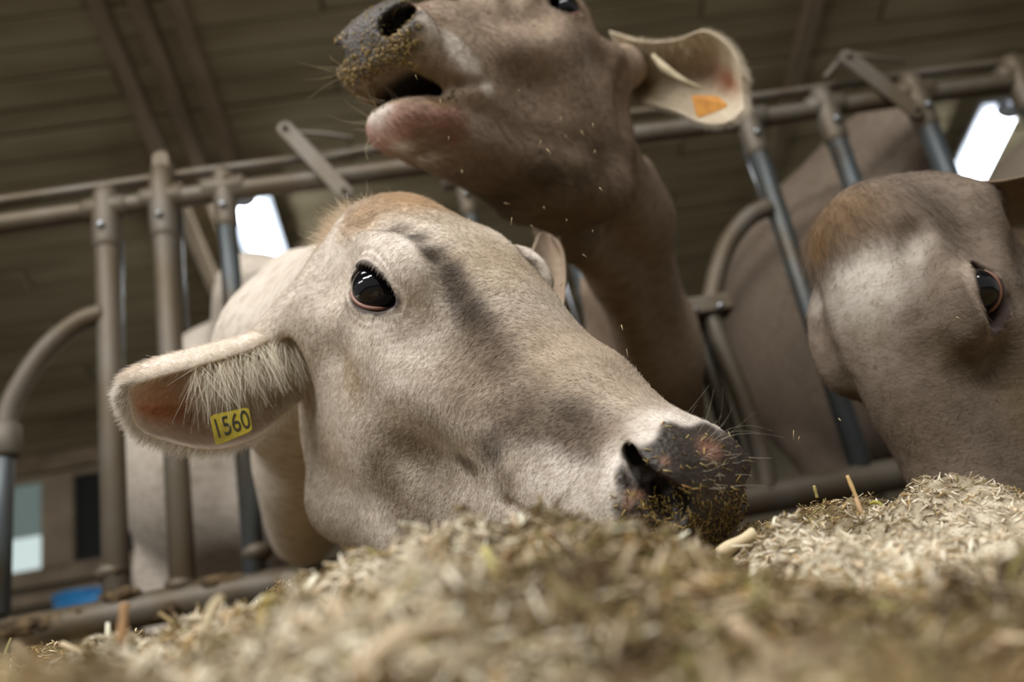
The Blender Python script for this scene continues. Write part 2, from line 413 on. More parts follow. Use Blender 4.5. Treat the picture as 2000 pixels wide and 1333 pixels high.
NOSTRIL = []
def trace(f, pose, px, py, d0=.45, d1=1.6):
    d = np.arange(d0, d1, .0012)[:, None]; P = pose.l(CAM + ray(px, py) * d)
    q = np.round((P - f.lo) / f.h).astype(int); ok = np.all((q >= 0) & (q < f.n), 1); v = np.full(len(d), 9., np.float32); v[ok] = f.D[tuple(q[ok].T)]
    k = np.argmax(v < 0); return P[k]
def picker(V, pose):
    Vw = pose.w(V) - CAM; c = Vw @ RC; dep = -c[:, 2]; u = 1000 + F * c[:, 0] / dep; v = 666.5 - F * c[:, 1] / dep
    def X(px, py, y=None):
        m = np.where((np.abs(u - px) < 9) & (np.abs(v - py) < 9) & (V[:, 0] > -.1))[0]
        return V[m[np.argmin(dep[m])]] if len(m) else (pose.px(px, py, y) if y is not None else np.array([9., 9, 9]))
    return X
def make_cow(name, pose, prims_local, prims_world, box_lo, box_hi, h, paint, label, whole_lo, whole_hi, h2=.014):
    """one continuous skin: a fine grid round the head and a coarse one for the rest, both of the same implicit surface"""
    allp = list(prims_local)
    for p in prims_world:
        q = dict(p)
        for key in ('c', 'a', 'b'):
            if key in q: q[key] = pose.l(q[key])
        if q['t'] == 'e':
            Rw = np.eye(3) if q.get('R') is None else np.asarray(q['R']); q['R'] = Rw @ pose.Q
        allp.append(q)
    # joins first, details (subtractions, rims) stay in order: world parts go in front
    k = len(prims_world); allp = allp[len(allp) - k:] + allp[:len(allp) - k] if k else allp
    f = Field(box_lo, box_hi, h)
    for p in allp: f.apply(p)
    if not NOSTRIL:                             # comma shaped nostrils, laid on the surface of the muzzle (found once, on the first cow)
        for q in ((1226, 886, .0045), (1236, 915, .0080), (1256, 945, .0100), (1290, 972, .0115), (1330, 996, .0115), (1366, 1004, .0080)): NOSTRIL.append((trace(f, pose, q[0], q[1]), q[2]))
        for k_, (p_, r_) in enumerate(NOSTRIL): p_[0] = min(p_[0], .478); p_[1] = min(p_[1], -.029 - r_)
    cut = []
    for (a_, ra_), (b_, rb_) in zip(NOSTRIL[:-1], NOSTRIL[1:]):
        cut.append(CP(a_, b_, ra_, rb_, .005, 's', m=1))
        mid = (a_ + b_) / 2; cut.append(CP(mid, mid * [1, .60, 1] + [-.022, 0, .004], (ra_ + rb_) * .42, .006, .005, 's', m=1))
    cut = mirror(cut)
    for p in cut: f.apply(p)
    allp += cut
    V, Q4 = f.mesh()
    N = f.grad(V); Vm = V * [1, 0, 1] - np.abs(V) * [0, 1, 0]; over, vv, near = eye_over(Vm)
    am = .0016 * np.exp(-((over - .0095) / .0020) ** 2) + .0012 * np.exp(-((over - .0165) / .0022) ** 2)
    am = am * near * np.where(vv > 0, 1, .35)
    V = V - N * am[:, None]
    verts, faces = [V], [Q4]
    if prims_world:
        g = Field(whole_lo, whole_hi, h2)
        for p in allp: g.apply(p)
        V2, Q2 = g.mesh()
        cen = V2[Q2].mean(1); ins = np.all((cen > np.array(box_lo) + h2 * .9) & (cen < np.array(box_hi) - h2 * .9), 1)
        Q2 = Q2[~ins]; used = np.unique(Q2); rm = -np.ones(len(V2), int); rm[used] = np.arange(len(used))
        verts.append(V2[used]); faces.append(rm[Q2] + len(V))
    V = np.vstack(verts); Q4 = np.vstack(faces)
    col, wet = paint(V)
    root_loc = pose.w((.1, 0, -.05))
    me_o = mesh_np(name, pose.w(V), Q4, M['coat'], None, True, {'coat': col, 'wet': wet})
    tag(me_o, label, 'cow')
    return me_o, V, Q4, col, f

def add_hair(name, roots, dirs, length, rad, cols, parent, m=None, npt=4, curl=None, kind='stuff', label=None):
    """hair curves; dirs = unit directions, curl = bend vectors"""
    n = len(roots); length = np.broadcast_to(length, (n,))
    t = np.linspace(0, 1, npt)
    P = roots[:, None] + dirs[:, None] * (length[:, None] * t)[..., None]
    if curl is not None: P = P + curl[:, None] * ((t ** 2) * length[:, None])[..., None]
    P = local(parent, P)
    hc = bpy.data.hair_curves.new(name); hc.add_curves([npt] * n)
    hc.attributes['position'].data.foreach_set('vector', np.ascontiguousarray(P, np.float32).ravel())
    ra = hc.attributes.get('radius') or hc.attributes.new('radius', 'FLOAT', 'POINT')
    ra.data.foreach_set('value', (np.broadcast_to(rad, (n,))[:, None] * (1 - .75 * t)[None]).astype(np.float32).ravel())
    a = hc.attributes.new('tint', 'FLOAT_COLOR', 'CURVE')
    c = np.ones((n, 4), np.float32); c[:, :3] = cols; a.data.foreach_set('color', c.ravel())
    o = bpy.data.objects.new(name, hc); COL.objects.link(o); hc.materials.append(m or M['hair'])
    if parent is not None: o.parent = parent
    if kind: o['kind'] = kind
    if label: o['label'] = label
    return o
def sample(V, Q4, n, weight=None):
    a, b, c, d = [V[Q4[:, i]] for i in range(4)]
    ar = np.linalg.norm(np.cross(c - a, d - b), axis=1) * .5
    if weight is not None: ar = ar * weight
    idx = rng.choice(len(Q4), n, p=ar / ar.sum()); u = rng.random((n, 1)); v = rng.random((n, 1))
    P = (1 - u) * (1 - v) * a[idx] + u * (1 - v) * b[idx] + u * v * c[idx] + (1 - u) * v * d[idx]
    nr = np.cross(c - a, d - b)[idx]; nr /= np.linalg.norm(nr, axis=1)[:, None] + 1e-12
    return P, nr, idx
def unit(v): return v / (np.linalg.norm(v, axis=-1, keepdims=True) + 1e-12)


# ------------------------------------------------------------------ ears
def make_ear(name, top, bot, bulge, parent, thick=.006, rows=44, cols=26, colf=None, nrm=None, roll=0.0):
    """leaf-shaped cup: top/bot = world points along both edges from root to tip; bulge = how far the middle lies behind them"""
    T = catmull(top, rows); B = catmull(bot, rows); G = catmull(np.array(bulge, float)[:, None], rows)[:, 0]
    v = np.linspace(0, 1, cols)
    S = T[:, None] * (1 - v)[None, :, None] + B[:, None] * v[None, :, None]
    prof = np.sin(np.pi * v) ** .7
    n = unit(nrm)
    inner = S + n * (G[:, None] * prof[None])[..., None]
    if roll:
        up = unit(T - B); w_ = np.sin(np.pi * np.clip(v / .42, 0, 1)) ** .8; g_ = np.sin(np.pi * np.clip(np.linspace(0, 1, rows) * 1.02, 0, 1)) ** .6
        inner = inner + up[:, None] * (roll * g_[:, None] * w_[None])[..., None] - n * (.012 * g_[:, None] * np.exp(-v * 9)[None])[..., None]
    # real normals of the inner sheet
    du = np.gradient(inner, axis=0); dv = np.gradient(inner, axis=1); N = unit(np.cross(du, dv))
    s = np.sign((N.reshape(-1, 3) @ n).mean()); N = N * s
    edge = np.minimum(v, 1 - v) * 2; th = thick * (.25 + .75 * np.clip(edge * 4, 0, 1) ** .5)
    ue = np.clip((1 - np.linspace(0, 1, rows)) * 12, .2, 1)
    outer = inner + N * (th[None] * ue[:, None])[..., None]
    V = np.vstack([inner.reshape(-1, 3), outer.reshape(-1, 3)]); k = rows * cols
    i = np.arange(rows - 1)[:, None] * cols + np.arange(cols - 1)[None]
    Fi = np.stack([i, i + 1, i + cols + 1, i + cols], -1).reshape(-1, 4); Fo = Fi[:, ::-1] + k
    rim = []
    for r in range(rows - 1):
        a, b = r * cols, (r + 1) * cols; rim += [(a, b, b + k, a + k), (a + cols - 1, a + cols - 1 + k, b + cols - 1 + k, b + cols - 1)]
    for c in range(cols - 1):
        a = (rows - 1) * cols + c; rim.append((a, a + 1, a + 1 + k, a + k)); rim.append((c, c + k, c + 1 + k, c + 1))
    Fq = np.vstack([Fi, Fo, np.array(rim)])
    if s < 0: Fq = Fq[:, ::-1]
    uu = np.repeat(np.linspace(0, 1, rows), cols); vv = np.tile(v, rows)
    ci = colf(uu, vv, True); co = colf(uu, vv, False)
    o = mesh_np(name, V, Fq, M['ear'], parent, True, {'coat': np.vstack([ci, co])})
    return o, inner, outer, N, ci.reshape(rows, cols, 3), co.reshape(rows, cols, 3)

def ear_hair(parent, E, L_in, L_edge, n_in, n_edge, n_out, nrm, colr, fall=(0, 0, -1.0), name='ear_hair'):
    o, inner, outer, N, ci, co = E; rows, cols = inner.shape[:2]
    R_, D_, Ln, C_ = [], [], [], []
    axis = unit(inner[-1, cols // 2] - inner[0, cols // 2])
    def pick(G, n, vlo=0, vhi=1, ulo=0.02, uhi=.99):
        u = rng.uniform(ulo, uhi, n) * (rows - 1.001); v = rng.uniform(vlo, vhi, n) * (cols - 1.001)
        i, j = u.astype(int), v.astype(int); return G[i, j] + (G[i + 1, j] - G[i, j]) * (u - i)[:, None] + (G[i, j + 1] - G[i, j]) * (v - j)[:, None], i, j
    # hair hanging over the opening from the upper rim
    if n_in:
        P, i, j = pick(inner, n_in, 0, .45, .04, .56); d = unit(np.array(fall) * .75 + axis * .30 * rng.uniform(-1.0, 1.0, (n_in, 1)) - unit(nrm) * .30 + rng.normal(size=(n_in, 3)) * .22)
        R_.append(P); D_.append(d); Ln.append(L_in * rng.uniform(.3, 1.0, n_in)); C_.append(np.clip(np.tile(colr[0], (n_in, 1)) * rng.uniform(.75, 1.15, (n_in, 1)), 0, .97))
    # rim fringe
    m = n_edge
    for (vl, vh, out) in ((0, .04, -1), (.96, 1, 1)):
        P, i, j = pick(inner, m, vl, vh, .15, 1); side = unit(inner[i, -1] - inner[i, 0]) * out
        d = unit(axis * .8 + side * .75 + rng.normal(size=(m, 3)) * .22); R_.append(P); D_.append(d)
        Ln.append(L_edge * rng.uniform(.4, 1.1, m)); C_.append(np.tile(colr[1], (m, 1)) * rng.uniform(.85, 1.1, (m, 1)))
    P, i, j = pick(inner, m, 0, 1, .93, 1); d = unit(axis + rng.normal(size=(m, 3)) * .25); R_.append(P); D_.append(d)
    Ln.append(L_edge * 1.2 * rng.uniform(.4, 1.1, m)); C_.append(np.tile(colr[1], (m, 1)) * rng.uniform(.85, 1.1, (m, 1)))
    # short coat outside and inside
    for G, cc, sg in ((outer, co, 1), (inner, ci, -1)):
        P, i, j = pick(G, n_out); d = unit(axis + N[i, j] * sg * .35 + rng.normal(size=(n_out, 3)) * .18)
        R_.append(P); D_.append(d); Ln.append(rng.uniform(.006, .011, n_out)); C_.append(cc[i, j] * rng.uniform(.8, 1.15, (n_out, 1)))
    add_hair(name, np.vstack(R_), np.vstack(D_), np.concatenate(Ln), .00016, np.vstack(C_), parent, npt=5,
             curl=np.vstack([np.tile([0, 0, -.22], (len(x), 1)) for x in R_]) + rng.normal(size=(sum(map(len, R_)), 3)) * .08)

# ------------------------------------------------------------------ cow A: the big pale head
def sph(name, c, r, m, parent, squash=None, seg=48):
    bm = bmesh.new(); bmesh.ops.create_uvsphere(bm, u_segments=seg, v_segments=seg // 2, radius=1)
    q = np.eye(3) if squash is None else squash
    for v in bm.verts: v.co = Vector(local(parent, np.asarray(c) + q @ (np.array(v.co) * r)))
    me = bpy.data.meshes.new(name); bm.to_mesh(me); bm.free(); return link(name, me, m, parent)
def eyes(pose, parent, sides=(-1, 1)):
    for s in sides:
        c = EYE * [1, s * -1, 1]; c = EYE * np.array([1, 1 if s < 0 else -1, 1])
        e = sph('eyeball', pose.w(c), ER, M['eye'], parent)
        # pink crescent of the lower lid
        flip = np.array([1, 1 if s < 0 else -1, 1]); pts = []
        for u in np.linspace(-.0225, .020, 16):
            h_ = float(almond(u)) - .0012; y = math.sqrt(max(1e-8, (ER + .0007) ** 2 - u * u - h_ * h_))
            pts.append(pose.w(EYE * flip + (EU * u - EV * (h_ + .16 * u * .6) + EO * y) * flip))
        tube('lower_lid_rim', pts, [.0005, .0012] + [.0021] * 12 + [.0012, .0005], M['sclera'], parent, 10)
def nose_paint(V, col, dark, pink, wet, edge=.012, seedk=1.0):
    """dark moist muzzle"""
    ay = np.abs(V[:, 1]); wob = .004 * np.sin(V[:, 0] * 180 * seedk + V[:, 1] * 150) + .003 * np.sin(V[:, 2] * 260 + V[:, 1] * 90)
    # boundary: in front of a slanted plane through the back of the nostrils, above the lip
    d = np.minimum(V[:, 0] + .30 * (V[:, 2] + .09) - (.447 + .15 * np.maximum(.05 - ay, 0)) + wob, .030 - (V[:, 2] + .082) * 1.0 + wob)
    d = np.minimum(d, (V[:, 2] + .165) * 1.2 + wob)
    # the top of the bridge stays white down to the nostrils
    d = np.minimum(d, (V[:, 0] - .447) + .0 + np.maximum(0, -.072 - V[:, 2]) * 1.4 + wob)
    w = np.clip(d / edge + .5, 0, 1); w = w * w * (3 - 2 * w)
    col += (np.asarray(dark) - col) * w[:, None]
    return col, w
def eye_paint(V, col, dark, light):
    Vm = V * [1, 0, 1] - np.abs(V) * [0, 1, 0]
    d = Vm - EYE; u = d @ EU; v = d @ EV + .16 * u; near = (np.abs(d @ EO - .012) < .035)
    h_ = almond(np.clip(u, -.0239, .0329)); over = np.maximum(np.abs(v) - h_, 0); over = np.sqrt(over ** 2 + np.maximum(np.abs(u - .0045) - .0285, 0) ** 2)
    lim = np.where(u > .018, .0065, .0045) + .002 * (v > 0)
    w = np.clip((lim - over) / .003 + .5, 0, 1) * near; col += (dark - col) * (w * .93)[:, None]
    w = np.exp(-((u - .031) / .006) ** 2 - (v / .005) ** 2) * near; col += (srgb(128, 118, 122) - col) * (w * .8)[:, None]
    w = np.exp(-((over - .012) / .004) ** 2) * near * (v > 0) * .45; col += (light - col) * w[:, None]
    return col
def nostril_paint(V, col):
    Vm = V * [1, 0, 1] - np.abs(V) * [0, 1, 0]; best = np.full(len(V), 9.)
    for (a_, ra_), (b_, rb_) in zip(NOSTRIL[:-1], NOSTRIL[1:]):
        a2, b2 = a_ * [1, .62, 1] + [-.012, 0, .002], b_ * [1, .62, 1] + [-.012, 0, .002]
        t = np.clip(((Vm - a2) @ (b2 - a2)) / ((b2 - a2) @ (b2 - a2)), 0, 1)[:, None]; best = np.minimum(best, np.linalg.norm(Vm - a2 - t * (b2 - a2), axis=1) / ((ra_ + rb_) * .5))
    w = np.clip((1.9 - best) / .5, 0, 1) * .9; return col + (srgb(24, 18, 16) - col) * w[:, None]
CREAM = srgb(226, 212, 196)
def paint_A(V):
    col = np.tile(srgb(218, 206, 191), (len(V), 1)).astype(float)
    X = picker(V, PA)
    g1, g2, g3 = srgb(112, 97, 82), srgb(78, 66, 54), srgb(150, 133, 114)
    wh = srgb(238, 228, 216); tan = srgb(204, 172, 132)
    it = [(X(1000, 680, -.04), .075, srgb(160, 141, 119), .7), (X(1150, 720, -.02), .08, srgb(176, 157, 134), .6), (X(960, 500, -.02), .06, srgb(176, 156, 128), .6), ((.12, 0, .05), (.09, .06, .05), srgb(196, 178, 152), .6, 0),
          (X(650, 450, -.07), .05, wh, .5), (X(740, 470, -.085), .035, wh, .6),
          (X(620, 880, -.07), .08, wh, .35), (X(680, 740, -.07), .03, srgb(206, 184, 156), .6), (X(640, 900, -.07), .04, srgb(206, 186, 156), .4),
          # dark fur in front of the eye, brow-crease shadow painted in with it
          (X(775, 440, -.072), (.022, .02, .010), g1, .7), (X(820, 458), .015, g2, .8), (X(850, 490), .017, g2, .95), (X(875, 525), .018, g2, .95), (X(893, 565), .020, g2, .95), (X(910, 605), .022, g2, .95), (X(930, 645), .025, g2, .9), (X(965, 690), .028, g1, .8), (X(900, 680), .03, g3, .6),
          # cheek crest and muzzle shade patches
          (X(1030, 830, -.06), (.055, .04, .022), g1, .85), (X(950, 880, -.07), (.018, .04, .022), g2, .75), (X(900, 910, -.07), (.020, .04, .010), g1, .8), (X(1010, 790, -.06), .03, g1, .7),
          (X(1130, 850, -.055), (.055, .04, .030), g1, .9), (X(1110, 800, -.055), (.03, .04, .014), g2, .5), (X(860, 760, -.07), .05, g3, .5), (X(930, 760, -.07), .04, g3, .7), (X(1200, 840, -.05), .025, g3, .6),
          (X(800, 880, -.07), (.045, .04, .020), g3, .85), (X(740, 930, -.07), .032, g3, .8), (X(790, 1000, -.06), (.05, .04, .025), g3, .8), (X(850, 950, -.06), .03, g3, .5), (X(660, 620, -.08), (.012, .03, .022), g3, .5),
          (X(980, 950, -.06), .016, g3, .8),
          # white muzzle
          (X(1120, 980, -.06), (.05, .05, .030), wh, .9), (X(1200, 920, -.06), .030, wh, .9), (X(1300, 830, -.04), (.035, .05, .012), wh, .9), (X(1370, 830, -.0), (.03, .04, .014), wh, .8), (X(1050, 920, -.065), .025, wh, .6),
          # poll
          ((.055, 0, .045), (.060, .075, .040), tan, .85, 0), (X(690, 420, -.06), .03, tan, .6)]
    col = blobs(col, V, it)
    col = eye_paint(V, col, srgb(62, 51, 49), wh)
    col, wet = nose_paint(V, col, srgb(70, 63, 58), None, None)
    pk = srgb(190, 140, 118)
    col = blobs(col, V, [(X(1395, 870, .0), (.014, .016, .010), pk, .55, 0), (X(1300, 893, -.05), .005, pk, .35, 0), (X(1220, 965, -.06), (.005, .02, .012), srgb(176, 124, 92), .5, 0), (PA.l(W(600, 1080, 1.8)), .10, srgb(236, 226, 214), .9, 0)])
    # inside of the nostril and the mouth slit
    col = nostril_paint(V, col)
    return col, wet
wA = [  # neck and body behind the feed fence
    CP(PA.w((.03, 0, -.08)), W(610, 700, 1.30), .075, .12, .04), CP(W(610, 700, 1.30), W(655, 740, 1.95), .12, .15, .08), CP(W(655, 740, 1.95), W(545, 780, 2.65), .15, .22, .10),
    CP(PA.w((.02, 0, -.04)), W(600, 590, 1.50), .060, .070, .05),
    CP(W(600, 590, 1.5), W(565, 600, 2.6), .070, .12, .08),
    CP(W(600, 800, 1.30), W(592, 1050, 1.72), .060, .052, .08), CP(W(610, 900, 1.5), W(605, 980, 2.05), .06, .085, .12), CP(W(605, 980, 2.05), W(560, 980, 2.5), .085, .15, .12),
    EL(W(425, 930, 2.75), (.265, .40, .33), .12, R=BAX), EL(W(535, 660, 2.9), (.15, .45, .20), .12, R=BAX),
    EL(W(500, 850, 3.5), (.28, .8, .32), .15, R=BAX),
    EL(W(520, 840, 4.2), (.26, .35, .30), .12, R=BAX)]
def legs(cx, cy, z0, w=.16, front=True):
    out = []
    for s in (-1, 1):
        a = bp(cx + s * w, cy, z0); k = bp(cx + s * w * .95, cy - .02, .46); f = bp(cx + s * w * .95, cy, .09); h = bp(cx + s * w * .95, cy - .05, .03)
        out += [CP(a, k, .10, .055, .06), CP(k, f, .05, .034, .03), CP(f, h, .045, .055, .02)]
    return out
qA = bp(0, 0, 0)
def tcoord(p): return float(p @ E1), float(p @ E2)
tA, sA = tcoord(W(425, 860, 2.75)); wA += legs(tA, sA, .75)
tA, sA = tcoord(W(520, 840, 4.2)); wA += legs(tA, sA, .75, .17)

BOXA = ((-.10, -.165, -.33), (.545, .165, .105))
def body_box(pose, lo, hi):
    c = np.array([[x, y, z] for x in (lo[0], hi[0]) for y in (lo[1], hi[1]) for z in (lo[2], hi[2])]); l = pose.l(c); return l.min(0) - .05, l.max(0) + .05
lo, hi = body_box(PA, W(425, 860, 2.75) + [-.75, -1.9, -1.1], W(425, 860, 2.75) + [.75, 2.2, .75])
cowA, VA, QA_, colA, fA = make_cow('cow', PA, head_prims(0, [((.035, -.062, -.105), PA.l(W(572, 702, .935)), .036), ((.030, -.050, -.055), PA.l(W(545, 672, .93)), .026), ((.035, .062, -.105), (.008, .100, -.105), .028)]), wA, *BOXA, .0021, paint_A,
    'pale cream cow with its head lowered onto the silage, yellow tag in its ear', lo, hi)
eyes(PA, cowA)

def skyv(px, py): return unit(ray(px, py))
def earA_col(u, v, inner):
    c = np.tile(srgb(240, 228, 214), (len(u), 1)).astype(float)
    if inner:
        pk = np.exp(-((u - .72) / .20) ** 2 - ((v - .55) / .22) ** 2); c += (srgb(222, 150, 104) - c) * (np.clip(pk * 1.1, 0, 1) * .85)[:, None]
        dk = np.exp(-((u - .22) / .22) ** 2 - ((v - .55) / .3) ** 2); c += (srgb(190, 166, 134) - c) * (dk * .7)[:, None]
        lo = np.exp(-((u - .45) / .3) ** 2 - ((v - .8) / .2) ** 2); c += (srgb(224, 190, 164) - c) * (lo * .5)[:, None]
    return c
tA_ = [W(600, 610, .945), W(545, 655, .92), W(480, 688, .885), W(405, 712, .86), W(322, 736, .83), W(268, 752, .81), W(246, 758, .80)]
bA_ = [W(600, 770, .96), W(565, 800, .94), W(505, 850, .905), W(420, 876, .87), W(340, 864, .845), (W(272, 836, .82)), W(250, 772, .803)]
e = make_ear('ear', tA_, bA_, [.01, .025, .045, .055, .05, .03, .006], cowA, .008, colf=earA_col, nrm=skyv(400, 760), roll=.026)
EARA = e
e[0]['label'] = 'ear with a pink hollow and long pale hair'
ear_hair(cowA, e, .058, .013, 3000, 3000, 6000, skyv(400, 760), (srgb(248, 236, 214), srgb(250, 244, 234)))
e = make_ear('ear', [W(1000, 560, 1.0), W(1030, 515, 1.05), W(1046, 478, 1.1), W(1052, 462, 1.14), W(1062, 452, 1.17)], [W(1060, 650, 1.0), W(1094, 612, 1.03), W(1102, 555, 1.08), W(1098, 500, 1.14), W(1076, 458, 1.175)], [.01, .03, .035, .025, .005], cowA, .008, colf=lambda u, v, i: np.tile(srgb(170, 150, 130), (len(u), 1)), nrm=skyv(1060, 560))

# yellow ear tag with its number
def tag_plate(name, corners, m, parent, text=None, thick=.0012):
    c = [np.array(x, float) for x in corners]            # TL TR BR BL
    cen = sum(c) / 4; ux = unit((c[1] + c[2]) - (c[0] + c[3])); nrm = unit(np.cross(ux, (c[0] + c[1]) - (c[3] + c[2]))); 
    if nrm @ (CAM - cen) < 0: nrm = -nrm
    n = 5; bm = bmesh.new(); out = []
    ring = []
    for i in range(4):                                    # rounded corners
        p, a, b = c[i], c[i - 1], c[(i + 1) % 4]
        for t in (.0, .35, .7, 1.0):
            q = p + (a - p) * .10 * (1 - t) + (b - p) * .10 * t; q = q + (p - q) * .35 * (1 - abs(2 * t - 1)); ring.append(q)
    f = [bm.verts.new(Vector(local(parent, q + nrm * thick))) for q in ring]; g = [bm.verts.new(Vector(local(parent, q - nrm * thick))) for q in ring]
    bm.faces.new(f); bm.faces.new(g[::-1])
    for i in range(len(ring)): bm.faces.new((f[i], g[i], g[(i + 1) % len(ring)], f[(i + 1) % len(ring)]))
    bmesh.ops.recalc_face_normals(bm, faces=bm.faces[:])
    me = bpy.data.meshes.new(name); bm.to_mesh(me); bm.free(); o = link(name, me, m, parent, False)
    if text:
        cu = bpy.data.curves.new('number', 'FONT'); cu.body = text; cu.align_x = 'CENTER'; cu.align_y = 'CENTER'
        hgt = np.linalg.norm(c[0] - c[3]); wid = np.linalg.norm(c[0] - c[1]); cu.size = hgt * .86; cu.extrude = .02 * hgt / 2; cu.offset = 0
        to = bpy.data.objects.new('tmp', cu); COL.objects.link(to); bpy.context.view_layer.update()
        dg = bpy.context.evaluated_depsgraph_get(); me = bpy.data.meshes.new_from_object(to.evaluated_get(dg)); bpy.data.objects.remove(to)
        v = np.zeros(len(me.vertices) * 3, np.float32); me.vertices.foreach_get('co', v); v = v.reshape(-1, 3); v[:, 0] *= wid * .86 / (v[:, 0].max() - v[:, 0].min())
        uy = unit(np.cross(nrm, ux)); uy = uy if uy @ (c[0] - c[3]) > 0 else -uy
        P = cen + v[:, :1] * ux + v[:, 1:2] * uy + nrm * (thick + .0004 + v[:, 2:3])
        me.vertices.foreach_set('co', np.ascontiguousarray(local(parent, P), np.float32).ravel()); me.materials.clear()
        link('tag_number', me, M['ink'], o, False)
    return o
dt = .835
tg = tag_plate('ear_tag', [W(410, 812, dt), W(486, 796, dt + .004), W(493, 842, dt), W(422, 872, dt - .004)], M['tag'], cowA, '1560')
tg['label'] = 'yellow plastic tag printed 1560'

FR = np.random.default_rng(11)
def fur(cow, pose, V, Q4, col, n, length, rad, dirl, xmin=-.06, skip_wet=None, name='short_coat', lift=.42, jit=.22):
    Vm = V * [1, 0, 1] - np.abs(V) * [0, 1, 0]; over, _, near = eye_over(Vm)
    ok = (V[:, 0] > xmin) & ~((over < .0035) & near)
    if skip_wet is not None: ok &= skip_wet < .35
    wgt = ok[Q4].all(1).astype(float)
    P, nr, idx = sample(V, Q4, n, wgt)
    cen = np.array([.15, 0, -.1]); 
    f = fld[name_of(cow)]; N = f.grad(P); g = np.all((P > f.lo + .006) & (P < f.lo + (np.array(f.n) - 3) * f.h), 1); N = np.where(g[:, None], N, nr)
    sw = np.stack([np.sin(P[:, 2] * 38 + P[:, 0] * 21), np.cos(P[:, 0] * 33 - P[:, 2] * 17), np.sin(P[:, 0] * 47 + P[:, 1] * 29)], 1)
    d = np.asarray(dirl(P), float) + .30 * sw + FR.normal(size=(n, 3)) * jit
    d = unit(d - N * (d * N).sum(1)[:, None]); d = unit(d + N * (lift + FR.normal(size=(n, 1)) * .14))
    c = col[Q4[idx, 0]] * FR.uniform(.62, 1.25, (n, 1)); c = np.clip(c, 0, .95)
    L = length(P) * FR.uniform(.6, 1.25, n)
    Pw = pose.w(P); dw = d @ pose.Q.T; nw = N @ pose.Q.T
    return add_hair(name, Pw - nw * .0003, dw, L, rad, c, cow, npt=4, curl=-nw * .30 + FR.normal(size=(n, 3)) * .06)
fld = {}
def name_of(o): return o.name
fld[cowA.name] = fA
_, wetA = paint_A(VA)
def dirA(P):
    d = np.tile([-.25, 0, -.9], (len(P), 1)); up = np.clip((P[:, 0] - .20) / .15, 0, 1)[:, None] * np.clip((P[:, 2] + .10) / .06, 0, 1)[:, None]
    d = d * (1 - up) + np.array([-.9, 0, -.35]) * up; poll = np.exp(-((P[:, 0] - .05) / .06) ** 2 - ((P[:, 2] - .03) / .05) ** 2)[:, None]
    return d * (1 - poll) + np.array([.8, 0, .5]) * poll
def lenA(P):
    poll = np.exp(-((P[:, 0] - .045) / .045) ** 2 - ((P[:, 2] - .035) / .04) ** 2)
    return .0062 + .008 * poll - .002 * np.clip((P[:, 0] - .38) / .08, 0, 1)
fur(cowA, PA, VA, QA_, colA, 170000 if not DEV else 60000, lenA, .00013, dirA, skip_wet=wetA)
# tuft behind the poll
n = 700; P = np.stack([FR.normal(.0, .016, n), FR.normal(-.045, .02, n), FR.normal(.005, .016, n)], 1); gN = fA.grad(P); P = P - gN * .0
for _ in range(4):
    q = ((P - fA.lo) / fA.h).astype(int); dv = fA.D[tuple(np.clip(q, 1, np.array(fA.n) - 2).T)]; P = P - fA.grad(P) * dv[:, None] * .9
d = unit(np.array([-.5, -.5, .35]) + FR.normal(size=(n, 3)) * .35 + fA.grad(P) * .5)
add_hair('poll_tuft', PA.w(P), d @ PA.Q.T, FR.uniform(.008, .022, n), .00016, np.tile(srgb(232, 212, 184), (n, 1)) * FR.uniform(.8, 1.1, (n, 1)), cowA, npt=5, curl=FR.normal(size=(n, 3)) * .25 + [0, 0, -.15])
# whiskers on the muzzle
def whiskers(cow, pose, f, n, cen, spr, dirw, lo, hi, colr, rad=.00016):
    P = np.array(cen) + FR.normal(size=(n, 3)) * spr
    for _ in range(6):
        q = ((P - f.lo) / f.h).astype(int); dv = f.D[tuple(np.clip(q, 1, np.array(f.n) - 2).T)]; P = P - f.grad(P) * np.clip(dv, -.03, .03)[:, None] * .9
    d = unit(f.grad(P) + np.asarray(dirw) + FR.normal(size=(n, 3)) * .25)
    return add_hair('whisker', pose.w(P), d @ pose.Q.T, FR.uniform(lo, hi, n), rad, np.tile(colr, (n, 1)), cow, npt=7, curl=FR.normal(size=(n, 3)) * .30)
whiskers(cowA, PA, fA, 14, PA.px(1400, 850, .0), .012, [.4, .3, .5], .02, .045, srgb(190, 180, 160), .00009)
whiskers(cowA, PA, fA, 30, PA.px(1440, 900, .0), .012, [.6, .2, .0], .004, .012, srgb(190, 176, 150))
